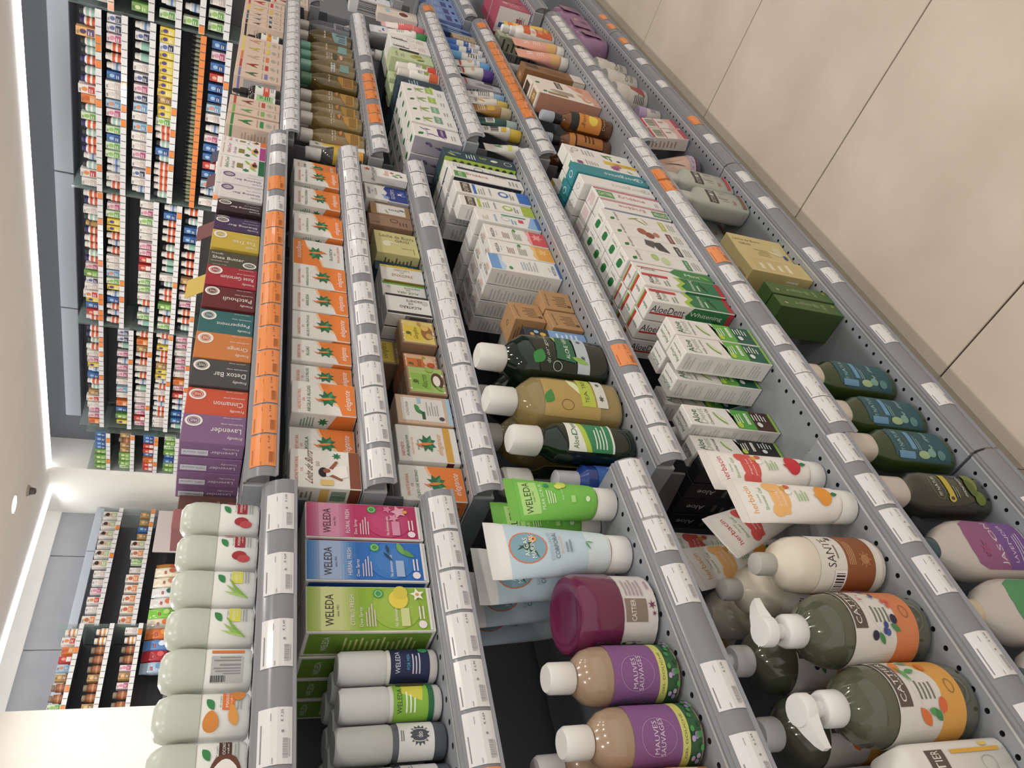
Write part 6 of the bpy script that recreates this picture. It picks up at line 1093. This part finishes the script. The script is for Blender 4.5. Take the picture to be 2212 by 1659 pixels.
def unit(label, where, horiz, a0, a1, rows_, front, depth, zb_):
    """shelf unit on the end wall (runs along y) or the side wall (runs along x); rows_: (lip z, codes, orange?)"""
    along_y = horiz == 'y'
    root = empty('wall_shelving', (front, a0, 0) if along_y else (a0, front, 0)); tag(root, label, 'shelving', 'wall shelving units')
    L = a1-a0
    def P(s, d, zz): return (d, s, zz) if along_y else (s, d, zz)
    def bx(mb, s0, s1, d0, d1, z0, z1, m):
        if along_y: mb.box(d0, d1, s0, s1, z0, z1, m)
        else: mb.box(s0, s1, d0, d1, z0, z1, m)
    b = MB(); bx(b, 0, L, depth-.012, depth, zb_, rows_[0][0]+.13, mat('66686e', 'matte')); b.obj('back_panel', root)
    for s in (-.004, L-.004):
        b = MB(); bx(b, s, s+.006, .01, depth, zb_, rows_[0][0]+.22, GLS); b.obj('glass_divider', root)
    for ri, (lz, codes, orange) in enumerate(rows_):
        zt = lz+.037
        b = MB(); bx(b, .004, L-.004, .004, depth-.014, zt-.018, zt, SHG); sh = b.obj('shelf', root)
        b = MB(); bx(b, 0, L, -.006, .003, lz, zt+.002, LIPO if orange else LIPW)
        n = max(2, int(L/.058))
        for i in range(1, n):
            q = L*i/n
            bx(b, q-.0025, q+.0025, -.0075, -.006, lz+.002, zt, mat('5a5c62', 'plastic'))
        for i in range(n):
            rr = R_.random()
            if rr > .9 and not orange:
                q = L*i/n; bx(b, q+.004, q+L/n-.004, -.0075, -.006, lz+.002, zt, LIPO)
        b.obj('price_strip', sh)
        tot = sum(FM[c][1] for c in codes)
        gap = (L-.03-tot)/max(1, len(codes))
        if gap < -.004: sc = (L-.03)/tot; gap = 0
        else: sc = 1.0
        s = .015; cnt = 0
        seq = codes if along_y else codes[::-1]
        for i, c in enumerate(seq):
            me, wd = FM[c]
            wd *= sc
            s += gap/2
            nm, desc = FN[c]
            o = link(nm, me); d = .045 + R_.uniform(-.006, .016)
            if c in 'fhjm': d = .05
            pos = P(s+wd/2, d, zt+.0005)
            o.location = (root.location.x+pos[0], root.location.y+pos[1], pos[2])
            o.rotation_euler = (0, 0, (-math.pi/2 if along_y else 0) + R_.uniform(-.06, .06))
            o.scale = (sc, sc, R_.uniform(.94, 1.0) if sc == 1 else sc)
            tag(o, '%s, %s from the %s, %s shelf, %s' % (desc, NTH[i], 'aisle' if along_y else 'white wall', ROWN[ri], where), nm.split('_')[-1], 'goods on the wall shelving')
            s += wd+gap/2
EW = 'end bay'
unit('end wall shelving bay next to the aisle side', 'aisle '+EW, 'y', .9, 2.11, [(2.234, 'wpwhWKwpwpsw', 0), (1.982, 'wgwwgghyGyGgG', 0), (1.808, 'gwGgGgwgGGgsg', 0), (1.655, 'gsugwgsugwusg', 0), (1.49, 'gwgwsgwgsgwgg', 0)], 6.0, .38, 1.2)
unit('end wall shelving bay with yellow cartons and an orange rail', 'orange rail '+EW, 'y', 2.12, 3.525, [(2.312, 'tqOttqtqWBtgqtqqstWw', 0), (2.147, 'nnpoosbwwcptgbggsswo', 0), (1.967, 'snuuwnpncwcwwpwnws', 0), (1.805, 'yynyyyyyyKyygootbtoooot', 0), (1.636, 'v'*42, 1), (1.46, 'bpbrbbcwspbbrbcsw', 0)], 6.0, .38, 1.2)
unit('end wall shelving bay in the middle of the wall', 'middle '+EW, 'y', 3.535, 4.895, [(2.309, 'oqwtkqootqpGnwWybro', 0), (2.144, 'opgyyosowwcgysboso', 0), (1.898, 'wpgwwpprrwggwosgu', 0), (1.722, 'sboootouuwtooGsog', 0), (1.56, 'otbbuoooKowpoot', 0)], 6.0, .38, 1.2)
unit('end wall shelving bay close to the corner', 'corner side '+EW, 'y', 4.91, 6.20, [(2.31, 'qqtowpysbotKWwppB', 0), (2.062, 'nnupsppwcwBbGy', 0), (1.90, 'oBKoowosuwwpprp', 0), (1.726, 'osyooKyysowosooww', 0), (1.563, 'ppwppwBprssbbu', 0)], 6.0, .38, 1.2)
unit('narrow shelving bay in the room corner with green and blue cartons', 'narrow corner bay', 'y', 6.27, 6.84, [(2.25, 'bbbbGGGG', 0), (2.025, 'KjKKGGGg', 0), (1.803, 'bbrrbBrr', 0), (1.60, 'gGgGbbGG', 0)], 5.98, .40, 1.2)
unit('side wall shelving bay with portrait hair dye boxes', 'portrait side bay', 'x', 4.37, 5.78, [(2.086, 'ffffffwwpWwh', 0), (1.772, 'KKbKfhgwhhhhh', 0)], 7.2, .34, 1.2)
unit('side wall shelving bay with jars beside the white return wall', 'jar side bay', 'x', 3.50, 4.345, [(2.198, 'mWBrcKjjg', 0), (1.947, 'mmjjjKjjK', 0), (1.70, 'wmjjpKpjj', 0)], 7.12, .40, 1.2)
# white board with the word fragment, and snack bags under the portrait bay
o = empty('notice_board', (5.48, 7.17, 1.47)); tag(o, 'pale notice board with dark lettering under the portrait bay', 'sign')
b = MB(); b.cham(-.27, .27, 0, .02, -.02, .265, .004, mat('cfc4c4', 'paper')); b.obj('board', o)
p = MB(); paint(p, [('t', 'ABERTURA DE', .5, .09, .86, .10, '3a3436'), ('t', 'E', .03, .09, .04, .10, '3a3436')], lambda u, v, o_: (-.27+u*.54, -o_*6, -.02+v*.285), 1.9); p.obj('lettering', o)
b = MB(); b.box(-1.98, .30, .02, .36, -.05, -.022, SHG); bs = link('wall_shelf', b.mesh('wall_shelf')); bs.location = (5.48, 7.17, 1.47); tag(bs, 'dark shelf board carrying snack bags under the portrait bay', 'shelf')
def bag(x, c, c2, l, wd=.11, h=.23, y=7.24):
    root = empty('snack_bag', (x, y, 1.4485)); tag(root, l, 'bag', 'snack bags on the side wall')
    b = MB(); b.loft([(0, wd*.42, .03), (.02, wd*.5, .042), (h*.5, wd*.52, .046), (h*.85, wd*.5, .022), (h-.015, wd*.5, .003), (h, wd*.5, .002)], mat(c, 'gloss'), n=24, ex=3); b.obj('bag_body', root, 50)
    p = MB(); paint(p, [('r', .1, .7, .45, .84, 'a8383a'), ('t', 'bio', .27, .77, .24, .06, 'f4ece4'), ('e', .55, .35, .28, .2, c2), ('l', .2, .08, .8, .14, 1, '8a8078')], lambda u, v, o_: ((u-.5)*wd*.9, -.048-o_*4, .02+v*h*.62), .7); p.obj('printed_artwork', root)
for i, (x, c, c2, l) in enumerate(((5.10, 'c98a3a', 'd85a2a', 'amber and green snack bag'), (5.0, 'e8dfc4', 'b8604a', 'cream puffed snack bag, closest to the notice board'), (4.88, 'e8dfc4', 'c88a6a', 'cream puffed snack bag with brown print'), (4.76, 'dfe0e0', '2f6a5a', 'silvery snack bag with green disc'), (4.64, 'e0dcd8', 'd8703a', 'pale snack bag with orange print'), (4.52, '7cc63a', 'a8d86a', 'vivid green snack bag'), (4.41, 'e6d8c0', 'd8742c', 'cream and orange snack bag'), (4.30, 'd8722c', 'e89a4a', 'plain orange snack bag beside the blue one'), (4.18, '5a8ac8', 'd8e4f0', 'blue and white snack bag'), (4.07, 'b02a3a', 'd85a5a', 'dark red snack bag'), (3.95, 'a8c0d8', '6a94c0', 'pale blue snack bag'))):
    bag(x, c, c2, l, y=7.25 if i else 7.33)
